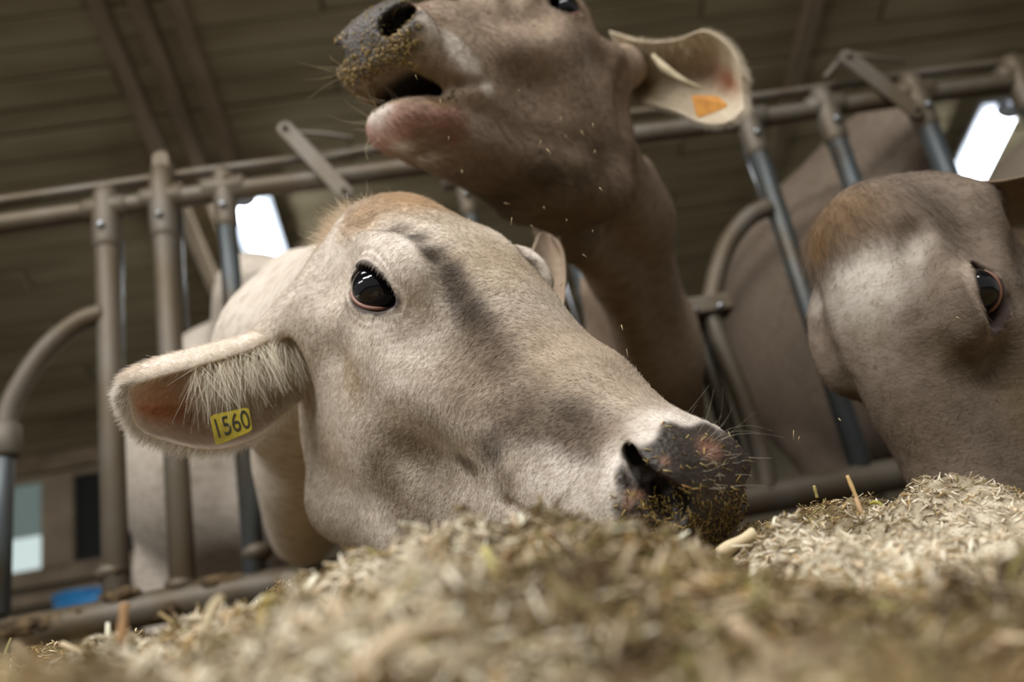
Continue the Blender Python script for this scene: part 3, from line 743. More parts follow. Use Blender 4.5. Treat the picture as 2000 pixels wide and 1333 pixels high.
# crumbs of silage stuck to the wet muzzle
def crumbs(cow, pose, V, Q4, wgt, n, lo, hi, wlo, whi, cols, name='silage_crumbs'):
    P, nr, idx = sample(V, Q4, n, wgt); t = unit(np.cross(nr, FR.normal(size=(n, 3)))); d = unit(t + nr * FR.normal(size=(n, 1)) * .3); s = unit(np.cross(nr, d)); u = np.cross(d, s)
    L = FR.uniform(lo, hi, n)[:, None]; w = FR.uniform(wlo, whi, n)[:, None]; Vv = []; c = P + nr * w * .3 * np.where((nr * unit(P - [.40, 0, -.11])).sum(1) > 0, 1, -1)[:, None]
    for q in (-.5, .5):
        for sx, sy in ((-1, -1), (1, -1), (1, 1), (-1, 1)): Vv.append(c + d * L * q + s * w * .5 * sx * (1 if q < 0 else .6) + u * w * .3 * sy)
    Vv = np.stack(Vv, 1).reshape(-1, 3); q = np.array([[0, 3, 2, 1], [4, 5, 6, 7], [0, 1, 5, 4], [1, 2, 6, 5], [2, 3, 7, 6], [3, 0, 4, 7]])
    cc = np.array(cols)[FR.integers(0, len(cols), n)] * FR.uniform(.7, 1.2, (n, 1))
    o = mesh_np(name, pose.w(Vv), ((np.arange(n) * 8)[:, None, None] + q[None]).reshape(-1, 4), M['slime'], cow, False, {'tint': np.repeat(np.clip(cc, 0, .95), 8, 0)}); o['kind'] = 'stuff'; return o
cA = VA[QA_].mean(1)
w1 = wetA[QA_].mean(1) * np.clip((-.085 - cA[:, 2]) / .03, .06, 1) * np.clip((cA[:, 0] - .45) / .02, .15, 1)
crumbs(cowA, PA, VA, QA_, w1, 1300, .002, .008, .0004, .0010, [srgb(122, 100, 44), srgb(96, 78, 40), srgb(150, 124, 60), srgb(190, 164, 104)])
w2 = wetA[QA_].mean(1) * (cA[:, 2] < -.05)
crumbs(cowA, PA, VA, QA_, w2, 34, .005, .011, .0007, .0014, [srgb(196, 176, 124), srgb(176, 134, 84), srgb(160, 144, 90)], 'straw_bits')

# ------------------------------------------------------------------ cow B: raised head, mouth open
def paint_B(V):
    col = np.tile(srgb(164, 144, 124), (len(V), 1)).astype(float)
    X = picker(V, PB)
    wh, pk, dk = srgb(226, 218, 206), srgb(176, 132, 116), srgb(100, 84, 60)
    it = [(X(1060, 130, .08), .06, srgb(172, 152, 132), .6), (X(1150, 90, .09), .04, srgb(176, 160, 146), .6), (X(1000, 90, .07), .04, srgb(132, 112, 94), .6),
          (X(1100, 340, .06), (.09, .07, .03), dk, .8), (X(1180, 310, .07), .03, dk, .6),
          # pale ring round the muzzle, and the chin
          (X(850, 40), .022, wh, .95), (X(890, 80), .024, wh, .95), (X(925, 120), .022, wh, .9), (X(960, 160), .014, wh, .85), (X(850, 90), .018, srgb(206, 190, 170), .7),
          ((.385, .0, -.21), (.055, .06, .04), srgb(196, 180, 162), .6), (X(745, 255), .016, wh, .9), (X(790, 290), .016, wh, .9), (X(840, 318), .014, wh, .8), (X(715, 225), .014, wh, .9), ((.33, 0, -.22), (.04, .05, .03), srgb(186, 168, 150), .5),
          (X(880, 230, .03), (.045, .03, .03), pk, .85), (X(800, 240, -.01), .03, pk, .6), (X(900, 270, .02), .02, srgb(150, 104, 88), .6), (X(770, 260, 0), .022, srgb(200, 160, 146), .7),
          ((.12, 0, .04), (.10, .07, .05), srgb(170, 140, 108), .6, 0)]
    col = blobs(col, V, it)
    col = eye_paint(V, col, srgb(50, 40, 36), srgb(180, 166, 150))
    col, wet = nose_paint(V, col, srgb(92, 86, 80), None, None)
    ol = srgb(128, 108, 66)
    col = blobs(col, V, [((.462, .035, -.128), (.03, .035, .022), ol, .7), ((.43, .03, -.155), (.05, .03, .012), ol, .8), ((.42, .03, -.190), (.035, .03, .012), ol, .7)])
    col = nostril_paint(V, col)
    cav = np.clip(1.10 - np.sqrt(((V - [.440, 0, -.163]) / [.070, .040, .0205]) ** 2 @ np.ones(3)), 0, .15) / .15
    col += (srgb(30, 22, 20) - col) * (cav * .9)[:, None]
    return col, wet
wB = [CP(PB.w((.05, 0, -.10)), W(1225, 430, 1.62), .070, .070, .05), CP(W(1225, 430, 1.62), W(1262, 700, 1.95), .072, .10, .06), CP(W(1262, 700, 1.95), W(1240, 960, 2.5), .10, .22, .10),
      CP(PB.w((.16, 0, -.22)), W(1100, 445, 1.50), .035, .035, .05), CP(W(1100, 445, 1.50), W(1195, 540, 1.62), .035, .032, .05), CP(W(1195, 540, 1.62), W(1265, 740, 1.85), .032, .035, .05),
      CP(W(1245, 330, 1.62), W(1312, 620, 1.95), .025, .033, .04), CP(W(1312, 620, 1.95), W(1330, 800, 2.1), .035, .04, .05),
      CP(W(1175, 560, 1.85), W(1255, 760, 2.1), .045, .07, .05),
      EL(W(1240, 1000, 2.9), (.30, .42, .42), .12, R=BAX), EL(W(1240, 1000, 3.7), (.34, .8, .40), .15, R=BAX), EL(W(1240, 980, 4.4), (.30, .35, .38), .12, R=BAX)]
for d in (2.9, 4.3):
    t_, s_ = tcoord(W(1240, 1000, d)); wB += legs(t_, s_, .55)
lo, hi = body_box(PB, W(1240, 1000, 2.9) + [-.6, -1.5, -1.0], W(1240, 1000, 2.9) + [.7, 2.2, 1.3])
cowB, VB, QB, colB, fB = make_cow('cow', PB, head_prims(4.0, [((.035, .062, -.105), PB.l(W(1222, 132, 1.50)), .038), ((.035, -.062, -.105), (.005, -.105, -.105), .028)]), wB, (-.10, -.165, -.36), (.545, .165, .105), .0042, paint_B,
    'brown grey cow raising its muzzle with its mouth open, orange tag in its ear', lo, hi)
eyes(PB, cowB)
def earB_col(u, v, inner):
    c = np.tile(srgb(214, 200, 176), (len(u), 1)).astype(float)
    if inner:
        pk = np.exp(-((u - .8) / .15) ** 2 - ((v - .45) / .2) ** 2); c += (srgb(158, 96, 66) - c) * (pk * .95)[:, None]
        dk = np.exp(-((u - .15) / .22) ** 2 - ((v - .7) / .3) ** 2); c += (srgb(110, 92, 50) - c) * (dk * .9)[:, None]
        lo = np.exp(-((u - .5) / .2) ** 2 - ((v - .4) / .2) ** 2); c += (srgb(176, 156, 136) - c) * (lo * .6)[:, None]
    return c
tB_ = [W(1190, 62, 1.49), W(1255, 82, 1.46), W(1320, 80, 1.43), W(1375, 62, 1.40), W(1425, 92, 1.38), W(1452, 150, 1.37)]
bB_ = [W(1235, 200, 1.50), W(1275, 205, 1.47), W(1320, 216, 1.44), W(1375, 240, 1.41), W(1425, 236, 1.385), W(1452, 212, 1.372)]
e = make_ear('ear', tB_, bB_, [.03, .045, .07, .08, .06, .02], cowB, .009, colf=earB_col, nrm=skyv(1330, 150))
e[0]['label'] = 'wide open ear holding an orange tag'
ear_hair(cowB, e, .03, .014, 500, 1200, 2500, skyv(1330, 150), (srgb(200, 186, 150), srgb(225, 212, 190)))
# the fold of the ear root
tube('ear_fold', catmull([W(1275, 108, 1.42), W(1300, 135, 1.41), W(1335, 158, 1.40), W(1368, 172, 1.40)], 16), np.interp(np.linspace(0, 1, 16), [0, .3, 1], [.003, .007, .002]), mat('ear_fold', col=tuple(srgb(206, 192, 160)), rough=.8, noise=((80, 80, 80), tuple(srgb(186, 170, 138)), .4, .7, 1)), cowB)
make_ear('ear', [PB.w((.02, -.09, -.06)), PB.w((.0, -.15, -.05)), PB.w((-.02, -.20, -.05)), PB.w((-.03, -.24, -.07))], [PB.w((.02, -.08, -.13)), PB.w((.0, -.14, -.16)), PB.w((-.02, -.19, -.15)), PB.w((-.03, -.235, -.10))], [.02, .03, .03, .01], cowB, .009, colf=earB_col, nrm=PB.Q @ np.array([-1, 0, .1]))
o = tag_plate('ear_tag', [W(1350, 186, 1.36), W(1402, 188, 1.36), W(1424, 208, 1.355), W(1362, 232, 1.355)], M['tag_o'], cowB); o['label'] = 'orange ear tag'

# ------------------------------------------------------------------ cow C: head hanging down on the right
def paint_C(V):
    col = np.tile(srgb(124, 110, 96), (len(V), 1)).astype(float)
    X = lambda px, py, y: PC.px(px, py, y)
    wh = srgb(212, 203, 190)
    it = [((.115, .01, .03), (.05, .055, .05), wh, .95, 0), ((.10, .055, .0), (.03, .03, .03), wh, .7), ((.16, 0, .02), (.05, .04, .04), srgb(160, 148, 132), .6, 0),
          ((.035, 0, .04), (.050, .075, .045), srgb(118, 94, 68), .95, 0), ((.02, -.055, -.0), .045, srgb(116, 90, 58), .95, 0), ((.05, -.03, .035), .025, srgb(128, 98, 62), .8, 0),
          (tuple(EYE + [-.01, 0, .028]), .022, srgb(200, 184, 164), .8), ((.20, -.06, -.01), (.035, .02, .03), srgb(100, 86, 64), .8), ((.24, -.07, -.08), (.05, .03, .03), srgb(104, 88, 62), .7),
          ((.26, 0, -.02), (.08, .03, .04), srgb(128, 114, 96), .6, 0)]
    col = blobs(col, V, it)
    col = eye_paint(V, col, srgb(58, 44, 38), srgb(196, 178, 160))
    col, wet = nose_paint(V, col, srgb(70, 64, 58), None, None)
    return col, wet
wC = [CP(PC.w((.03, 0, -.09)), W(1950, 560, 1.5), .08, .10, .05), CP(W(1950, 560, 1.5), W(2010, 580, 2.25), .10, .11, .06), CP(W(2010, 580, 2.25), W(1800, 600, 2.9), .11, .25, .10),
      EL(W(1650, 640, 2.8), (.36, .42, .50), .12, R=BAX), EL(W(1675, 385, 2.9), (.17, .42, .20), .12, R=BAX), EL(W(1640, 620, 3.6), (.34, .8, .40), .15, R=BAX), EL(W(1630, 620, 4.4), (.30, .35, .38), .12, R=BAX)]
for d in (2.8, 4.3):
    t_, s_ = tcoord(W(1640, 640, d)); wC += legs(t_, s_, .75)
lo, hi = body_box(PC, W(1650, 640, 2.8) + [-.8, -1.9, -1.3], W(1650, 640, 2.8) + [.8, 2.2, 1.0])
cowC, VC, QC, colC, fC = make_cow('cow', PC, head_prims(0, [((.03, .062, -.10), PC.l(W(1945, 425, 1.0)), .030)]), wC, (-.10, -.165, -.33), (.545, .165, .105), .0042, paint_C,
    'grey brown cow with a white forehead patch and tan poll at the right edge', lo, hi)
eyes(PC, cowC)
e = make_ear('ear', [W(1868, 356, .98), W(1950, 356, .975), W(2040, 340, .96), W(2120, 350, .93), W(2170, 380, .92)], [W(1885, 440, .98), W(1960, 478, .98), W(2050, 490, .97), W(2130, 460, .94), W(2172, 395, .92)], [.02, .03, .04, .03, .01], cowC, .009, colf=lambda u, v, i: np.tile(srgb(128, 110, 90), (len(u), 1)), nrm=skyv(1990, 420))

fld[cowB.name] = fB; fld[cowC.name] = fC
_, wetB = paint_B(VB); _, wetC = paint_C(VC)
fur(cowB, PB, VB, QB, colB, 50000 if not DEV else 15000, lambda P: .008 + .010 * (P[:, 2] < -.2), .00022, lambda P: np.tile([-.8, 0, -.3], (len(P), 1)), skip_wet=wetB)
fur(cowC, PC, VC, QC, colC, 50000 if not DEV else 15000, lambda P: (.008 + .024 * np.exp(-((P[:, 0] - .03) / .045) ** 2 - ((P[:, 2] - .03) / .06) ** 2)), .0002, lambda P: np.tile([.7, 0, -.3], (len(P), 1)), skip_wet=wetC)
whiskers(cowB, PB, fB, 16, [.465, -.02, -.19], .014, [.5, 0, -.4], .02, .05, srgb(190, 178, 150), .0003)
whiskers(cowB, PB, fB, 6, [.480, -.05, -.12], .008, [.8, -.6, .1], .02, .04, srgb(170, 156, 120), .0003)
cB = VB[QB].mean(1)
w1 = wetB[QB].mean(1) * np.clip((-.10 - cB[:, 2]) / .03, .1, 1) + .25 * (np.abs(cB[:, 2] + .178) < .010) * (cB[:, 0] > .39)
crumbs(cowB, PB, VB, QB, w1, 700, .003, .008, .0008, .002, [srgb(150, 126, 70), srgb(120, 100, 58), srgb(176, 150, 96)])

# ------------------------------------------------------------------ barn shell (barn coordinates t along the fence, s away from it, z up)
SLOPE = math.tan(math.radians(17)); Z0, S0 = 3.2, 9.0
def ceil_z(s): return Z0 + (S0 - s) * SLOPE
def struct(o, lab=None): o['kind'] = 'structure'; return o
floor = struct(box('floor', bp(1, 3.5, -.05), BAX, (8, 9, .05), M['floor']))
wb = struct(box('wall_back', bp(1, S0 + .12, 1.55), BAX, (8, .10, 1.55), M['plaster']))
# ceiling boards: each its own piece, lapped
sl = math.radians(17); UD = E2 * math.cos(sl) - np.array([0, 0, 1.]) * math.sin(sl); UN = np.cross(E1, UD); UN = UN / np.linalg.norm(UN)
CAX = np.array([E1, UD, UN])
ceil = struct(box('ceiling', bp(1, 3.0, ceil_z(3.0)) + UN * .12, CAX, (8, 7.6, .03), M['rafter']))
bw = .21; proto = None; k = 0
for s in np.arange(-2.0, 9.0, bw * math.cos(sl)):
    for t0 in (-7.0, -3.0, 1.0, 5.0):
        off = (round((s + 2) / (bw * math.cos(sl))) % 3) * 1.3 - 1.3; hgt = (((k * 53) % 7) - 3) * .004
        if proto is None:
            me = bpy.data.meshes.new('board'); bm = bmesh.new(); bmesh.ops.create_cube(bm, size=2)
            for v in bm.verts: v.co = Vector((v.co.x * 1.992, v.co.y * (bw / 2 - .006), v.co.z * .012))
            bmesh.ops.bevel(bm, geom=[e for e in bm.edges], offset=.006, segments=1, affect='EDGES'); bm.to_mesh(me); bm.free(); me.materials.append(M['plank']); proto = me
        o = bpy.data.objects.new('board', proto); COL.objects.link(o); o.parent = ceil
        mw = Matrix.Identity(4); c = bp(t0 + 2 + off, s, ceil_z(s)) + UN * (.02 + hgt)
        for i in range(3):
            for j in range(3): mw[i][j] = CAX[j][i]
            mw[i][3] = c[i]
        o.matrix_local = mw; k += 1
# rafters running down the slope
rn = 0
for t in (-1.62, -1.38, -1.16, 3.1, 5.9, 8.2):
    w_ = .05
    c = bp(t, 3.6, ceil_z(3.6)) - UN * .045
    o = struct(box('trim_%d' % (rn + 1), c, CAX, (w_, 6.2, .05), M['rafter'], bevel=.006)); rn += 1
o = struct(box('trim_%d' % (rn + 1), bp(1, S0 - .08, Z0 - .06), BAX, (8, .10, .09), M['rafter'], bevel=.01)); rn += 1
# window in the back wall
def wall_pt(px, py, s): D = ray(px, py); m = s / (E2 @ D); p = CAM + D * m; return float(p @ E1), float(p[2])
win = empty('window_1', bp(-3.9, S0, 2.1)); win['kind'] = 'structure'
ws = S0 - .02
box('window_frame', bp(-3.95, ws - .02, 3.06), BAX, (1.25, .05, .07), M['frame'], win, .006)
box('window_frame', bp(-3.95, ws - .02, 2.06), BAX, (1.25, .06, .08), M['frame'], win, .006)
for t in (-5.15, -4.42, -3.80, -3.66, -2.95): box('window_frame', bp(t, ws - .03, 2.56), BAX, (.075, .05, .46), M['frame'], win, .006)
box('window_pane', bp(-4.12, ws, 2.30), BAX, (.24, .008, .17), M['day_pane'], win)
box('window_pane', bp(-4.80, ws, 2.30), BAX, (.30, .008, .17), M['day_pane'], win)
box('window_pane', bp(-4.12, ws, 2.73), BAX, (.24, .008, .26), M['dim_pane'], win)
box('window_pane', bp(-4.80, ws, 2.73), BAX, (.30, .008, .26), M['dim_pane'], win)
box('window_pane', bp(-3.31, ws, 2.56), BAX, (.31, .008, .46), M['dark_pane'], win)
# ledges under the window: two boards on the wall
wb2 = struct(box('baseboard_back', bp(-4, S0 - .06, 1.86), BAX, (2.4, .05, .055), M['frame'], None, .01))
struct(box('trim_%d' % (rn + 1), bp(-4, S0 - .05, 1.66), BAX, (2.4, .04, .05), M['frame'], None, .01)); rn += 1
for k_, z_ in enumerate(np.arange(1.52, .3, -.155)):
    for t_ in (-6.2, -4.1):
        o = box('board', bp(t_ + 1.05, S0 - .015 - .004 * (k_ % 2), z_), BAX, (1.04, .018, .073), M['frame'], wb, .005)
kerb = struct(box('trim_%d' % (rn + 1), bp(1, FS + .02, .19), BAX, (7, .09, .19), M['kerb'], None, .02)); rn += 1

# ------------------------------------------------------------------ lamps
def lamp(name, s0, s1, t, label, r=.085):
    e = empty(name, bp(t, (s0 + s1) / 2, ceil_z((s0 + s1) / 2) - .2)); tag(e, label, 'lamp', 'tube lamps under the barn ceiling')
    a = bp(t, s0, ceil_z(s0)) - UN * .22; b = bp(t, s1, ceil_z(s1)) - UN * .22
    tube('lamp_tube', [a, a + (b - a) * .5, b], r, M['tube'], e, 24)
    box('lamp_body', (a + b) / 2 + UN * (r + .03), CAX, (.17, (s1 - s0) / 2 * 1.1 / math.cos(sl), .022), M['lamp_body'], e, .006)
    for q in (a, b):
        d = unit(b - a) * (1 if q is b else -1); tube('end_cap', [q + d * .002, q + d * .03], r * 1.04, M['lamp_body'], e, 24)
    for q in (a + (b - a) * .2, a + (b - a) * .8): tube('hanger', [q + UN * (r + .05), q + UN * .21], .006, M['steel'], e, 8)
lamp('tube_lamp', 5.95, 7.1, -1.12, 'lit tube lamp on the left, behind the pale cow\'s poll')
lamp('tube_lamp', 6.15, 7.05, 4.96, 'lit tube lamp at upper right, above the cow with the white forehead', .085)
# ------------------------------------------------------------------ feed fence
fence = empty('feed_fence', fp(0, ZB)); tag(fence, 'dirty galvanised headlock feed fence the cows put their heads through', 'fence')
def fpx(px, py, off=0.0):                    # point of the fence plane on a sight line
    D = ray(px, py); m = (FS + off) / (E2 @ D); return CAM + D * m
def rail(name, zc, r, m, off, t0=-2.6, t1=4.2, wob=.002, seg=22):
    ts = np.linspace(t0, t1, 60); P = [fp(t, zc + wob * math.sin(t * 7), off) for t in ts]
    rr = r * (1 + .05 * np.sin(ts * 31) * np.sin(ts * 13)); return tube(name, P, rr, m, fence, seg)
rail('top_rail', ZT - .006, .024, M['pipe'], 0)
rail('upper_rod', ZT + .076, .0125, M['pipe'], .03)
rail('bottom_rail', ZB - .005, .034, M['pipe'], 0)
def tz(px, py, off=0): p = fpx(px, py, off); return float(p @ E1) - TOFF, float(p[2])
def post(pxa, pxb, r=.026, m='pipe', sock=True, tall=False, name='post', off=0.0, rod=None):
    a = fpx(*pxa, off); b = np.array([a[0], a[1], ZB]); d = unit(b - a)
    tube(name, [a, (a + b) / 2, b], r, M[m], fence, 26)
    if sock:
        tube('socket', [a - d * (.055 if not tall else .085), a - d * .03, a + d * .02, a + d * .085, a + d * .10], [r * .9, r * 1.22, r * 1.25, r * 1.2, r * 1.1], M['pipe'], fence, 26)
        if tall: plate('lug', (a - d * .09, a - d * .115, .020, E2), .005, M['pipe'], fence)
        s_ = a - d * .0
        tube('rail_clamp', [s_ - E1 * .045 - d * .005, s_ + E1 * .045 - d * .005], .0285, M['pipe'], fence, 22)
        tube('bolt', [a + d * .055 - E2 * (r * 1.1), a + d * .055 - E2 * (r * 1.1 + .012)], .009, M['steel'], fence, 6)
    if rod: tube('highlight_rod', [fpx(*rod[0], .05), fpx(*rod[1], .05)], .0048, M['steel'], fence, 10)  # shiny rod added to stand for a bright streak of reflected light
post((207, 412), (226, 1165), rod=((238, 470), (241, 760)))
post((318, 392), (352, 1180), tall=True, rod=((352, 410), (366, 640)))
post((438, 372), (506, 1125), .022, 'dark_pipe', rod=None)
post((905, 350), (1010, 1060), .018, 'dark_pipe', off=.0, rod=((912, 352), (930, 450)))
post((1085, 300), (1235, 1060), .024, 'dark_pipe', off=.02, rod=((1068, 440), (1150, 700)))
post((1460, 236), (1728, 1000), .024, 'dark_pipe', rod=((1452, 290), (1490, 392)))
post((1612, 212), (1888, 1000), .025, 'dark_pipe', rod=((1626, 262), (1664, 372)))
post((1786, 185), (2060, 960), .026, 'dark_pipe')
post((1985, 150), (2200, 800), .026, 'dark_pipe')
# joints on the bottom rail
for px, py in ((218, 1160), (355, 1185), (505, 1120)):
    p = fpx(px, py); tube('weld_ring', [p + [0, 0, .030], p + [0, 0, .036], p + [0, 0, .046], p + [0, 0, .052]], [.026, .031, .031, .026], M['pipe'], fence, 24)
p = fpx(495, 1090); plate('lug', (p, p - np.array([0, 0, .05]), .02, E2), .008, M['pipe'], fence)
# swinging yokes: the curved tubes
def bent(pts, r=.0225, m='pipe', off=-.01): return tube('curved_bar', catmull([fpx(*q, off) for q in pts], 40), r, M[m], fence, 24)
bent([(200, 612), (150, 632), (90, 682), (45, 745), (18, 800), (8, 850)])
tube('curved_bar', [fpx(8, 850, -.01), fpx(2, 1000, -.01), fpx(-4, 1200, -.01)], .0225, M['dark_pipe'], fence, 24)
p = fpx(10, 862, -.01); tube('collar', [p + [0, 0, .03], p - [0, 0, .03]], .031, M['pipe'], fence, 24)
bent([(1500, 405), (1462, 425), (1425, 470), (1402, 530), (1388, 596)])
bent([(1388, 612), (1410, 680), (1450, 780), (1490, 900), (1500, 960)])
tube('curved_bar', [fpx(1345, 600, .02), fpx(1385, 720, .02), fpx(1440, 900, .02)], .021, M['dark_pipe'], fence, 24)
box('clamp_block', fpx(1382, 603, -.01), BAX, (.050, .035, .020), M['pipe'], fence, .006)
for q in (-.03, .03): tube('bolt', [fpx(1382, 603, -.045) + E1 * q, fpx(1382, 603, -.062) + E1 * q], .009, M['steel'], fence, 6)
# latch levers on the top rail
def lever(a, b, w, off):
    A, B = fpx(*a, off), fpx(*b, off); d = unit(B - A)
    plate('latch_lever', (A, B, w, E2), .005, M['pipe'], fence)
    tube('bolt', [A - E2 * .003, A - E2 * .016], .008, M['pipe'], fence, 6); tube('bolt', [B - E2 * .003, B - E2 * .016], .008, M['pipe'], fence, 6)
lever((557, 252), (672, 375), .019, -.035)
lever((1655, 112), (1788, 216), .022, -.035)
tube('latch_rod', [fpx(575, 258, -.02), fpx(640, 262, -.02), fpx(690, 270, -.02)], .0055, M['pipe'], fence, 10)
tube('latch_rod', [fpx(590, 312, -.02), fpx(640, 308, -.02), fpx(700, 296, -.02)], .006, M['pipe'], fence, 10)
tube('latch_rod', [fpx(1660, 104, -.02), fpx(1700, 112, -.02), fpx(1765, 120, -.02)], .0055, M['pipe'], fence, 10)
tube('latch_rod', [fpx(1655, 106, -.02), fpx(1632, 128, -.02), fpx(1612, 152, -.02)], .009, M['pipe'], fence, 10)
# lumps of dried dirt on the rails
dl = []
for px, py, r in ((20, 1232, .040), (60, 1222, .032), (-10, 1246, .045), (100, 1222, .03), (150, 1200, .022), (420, 1140, .028), (455, 1135, .022), (330, 1190, .03), (235, 1165, .028), (215, 1120, .02), (440, 352, .020), (465, 356, .016), (345, 372, .018), (300, 384, .014), (215, 392, .016), (1480, 228, .014), (1600, 196, .016)):
    c = fpx(px, py, -.012); bm = bmesh.new(); bmesh.ops.create_icosphere(bm, subdivisions=3, radius=1); V = np.array([v.co for v in bm.verts]); Fc = np.array([[v.index for v in f.verts] for f in bm.faces]); bm.free()
    nz = 1 + .25 * np.sin(V[:, 0] * 5 + px) * np.cos(V[:, 1] * 6 + py) + .15 * np.sin(V[:, 2] * 11 + px)
    dl.append((c + V * nz[:, None] * r * [1.5, .8, .55], Fc))
nv = 0; Vs, Fs = [], []
for v, f_ in dl: Vs.append(v); Fs.append(f_ + nv); nv += len(v)
mesh_np('dried_dirt', np.vstack(Vs), np.vstack(Fs), M['dirt'], fence)['kind'] = 'stuff'

# blue plastic tub far behind, seen just over the bottom rail
p = W(150, 1190, 6.2); p0 = p + np.array([0, .1, -.195])
tub = empty('feed_tub', p0); tag(tub, 'blue plastic tub far behind, just above the bottom rail at left', 'tub')
V, Fq = sweep([p0 + [0, 0, z] for z in (0, .02, .15, .30)], [.15, .17, .18, .20], 32, cap=False); V2, F2 = sweep([p0 + [0, 0, z] for z in (.30, .15, .03, .028)], [.19, .17, .16, .002], 32, cap=False)
mesh_np('tub_wall', np.vstack([V, V2]), np.vstack([Fq, F2 + len(V), [[96 + j, 96 + (j + 1) % 32, len(V) + (j + 1) % 32, len(V) + j] for j in range(32)]]), M['blue'], tub)
tube('tub_rim', [p0 + np.array([.20 * math.cos(a), .20 * math.sin(a), .30]) for a in np.linspace(0, 2 * math.pi, 33)], .010, M['blue'], tub, 8)
stand = box('platform', np.array([p0[0], p0[1], p0[2] / 2 - .001]), BAX, (.6, .35, p0[2] / 2 - .002), M['kerb'], None, .02)
tag(stand, 'grey concrete block the blue tub stands on', 'block')

# a pale cow far behind at the right edge
hs = [EL(W(2035, 340, 4.6), (.30, .75, .36), .1, R=BAX), CP(W(2000, 330, 4.2), W(1990, 250, 3.9), .14, .11, .1)]
f = Field(W(2035, 340, 4.6) - [1.0, 1.3, 2.2], W(2035, 340, 4.6) + [1.0, 1.3, .9], .03)
c0 = W(2065, 410, 4.6); hs = [EL(c0, (.32, .8, .38), .1, R=BAX), CP(c0 + E1 * .05 - E2 * .7 + [0, 0, .1], c0 - E2 * 1.0 + [0, 0, .30], .18, .11, .1), EL(c0 - E2 * 1.08 + [0, 0, .26], (.10, .16, .12), .05)]
for a in (-.5, .5):
    for s_ in (-.17, .17):
        q = c0 + E1 * s_ + E2 * a; hs.append(CP(q, np.array([q[0], q[1], .5]), .10, .05, .06)); hs.append(CP(np.array([q[0], q[1], .5]), np.array([q[0], q[1], .04]), .05, .045, .03))
for q in hs: f.apply(q)
V, Q4 = f.mesh(); o = mesh_np('cow', V, Q4, M['coat'], None, True, {'coat': np.tile(srgb(200, 184, 164), (len(V), 1)), 'wet': np.zeros(len(V))})
tag(o, 'pale cow standing far behind at the right edge', 'cow')

# ------------------------------------------------------------------ silage heap
CP_ = [  # pixel, pixel, depth -> points of the surface of the heap
    (-200, 1420, .24), (300, 1390, .22), (900, 1370, .21), (1500, 1350, .21), (2100, 1320, .22),
    (0, 1350, .34), (300, 1312, .34), (600, 1232, .34), (850, 1120, .35), (1050, 1085, .36), (1300, 1120, .36), (1550, 1170, .36), (1800, 1160, .36), (2050, 1120, .36),
    (40, 1318, .55), (250, 1288, .55), (450, 1240, .52), (620, 1160, .52), (740, 1085, .50), (850, 1030, .48), (960, 984, .48), (1030, 990, .48), (1100, 1018, .48), (1200, 1020, .48), (1300, 1062, .50), (1400, 1112, .52),
    (1480, 1058, .60), (1560, 1010, .66), (1640, 965, .70), (1740, 966, .72), (1850, 1010, .74), (1960, 1050, .76), (2100, 1050, .78), (1700, 1040, .56), (1900, 1080, .56), (1500, 1110, .50), (1750, 1100, .46), (2000, 1080, .50),
    (900, 1090, .66), (1100, 1090, .62), (1300, 1110, .60), (700, 1120, .72), (1420, 1100, .62),
    (500, 1200, .85), (800, 1180, 1.0), (1200, 1120, .95), (1600, 1080, 1.0), (2000, 1080, 1.1), (2300, 1060, 1.2), (200, 1300, .95), (-100, 1290, .95),
    (0, 1300, 1.5), (400, 1240, 1.5), (800, 1150, 1.5), (1300, 1090, 1.5), (1900, 1010, 1.6)]
cpt = np.array([W(*c) for c in CP_]); cpt[:, 2] -= .011
low = [(-.8, .05, .17), (0, .02, .20), (.8, .05, .18), (-1.4, .8, .25), (1.6, .8, .30), (-.3, -.1, .1), (.5, -.1, .1), (-1.5, .2, .12), (1.5, .2, .15)]
cpt = np.vstack([cpt, np.array(low)])
def base_h(x, y):
    x, y = np.asarray(x, np.float32), np.asarray(y, np.float32); num = 0; den = 0
    for p in cpt:
        d2 = (x - p[0]) ** 2 + (y - p[1]) ** 2; s = .0007 * (1 + 5 * p[1] ** 2)
        w = 1 / (d2 + s) ** 2.2; num = num + w * p[2]; den = den + w
    return num / den
class Noise2:
    def __init__(s, seed): r = np.random.default_rng(seed); s.g = r.random((257, 257)).astype(np.float32)
    def __call__(s, x, y, sc):
        x = x * sc % 256; y = y * sc % 256; i, j = np.floor(x).astype(int) % 256, np.floor(y).astype(int) % 256; f, g = x - np.floor(x), y - np.floor(y); f = f * f * (3 - 2 * f); g = g * g * (3 - 2 * g)
        G = s.g; return (G[i, j] * (1 - f) + G[i + 1, j] * f) * (1 - g) + (G[i, j + 1] * (1 - f) + G[i + 1, j + 1] * f) * g
N1, N2, N3 = Noise2(1), Noise2(2), Noise2(3)
def lumps(x, y):
    x = x + 20; y = y + 20
    return (N1(x, y, 20) - .5) * .032 + (N2(x, y, 46) - .5) * .020 + (N3(x, y, 120) - .5) * .010
def H(x, y): return base_h(x, y) + lumps(x, y)
xs = np.linspace(-1.7, 2.0, 440); ys = -.12 + 1.92 * np.linspace(0, 1, 300) ** 1.35
Xg, Yg = np.meshgrid(xs, ys, indexing='ij'); Zg = H(Xg, Yg)
n0, n1 = Xg.shape; i = np.arange(n0 - 1)[:, None] * n1 + np.arange(n1 - 1)[None]
Fq = np.stack([i, i + n1, i + n1 + 1, i + 1], -1).reshape(-1, 4)
OLIVE, BROWN, PALE, CRM, GREEN, GOLD = srgb(146, 126, 88), srgb(112, 88, 60), srgb(212, 192, 160), srgb(244, 232, 208), srgb(140, 132, 80), srgb(176, 146, 94)
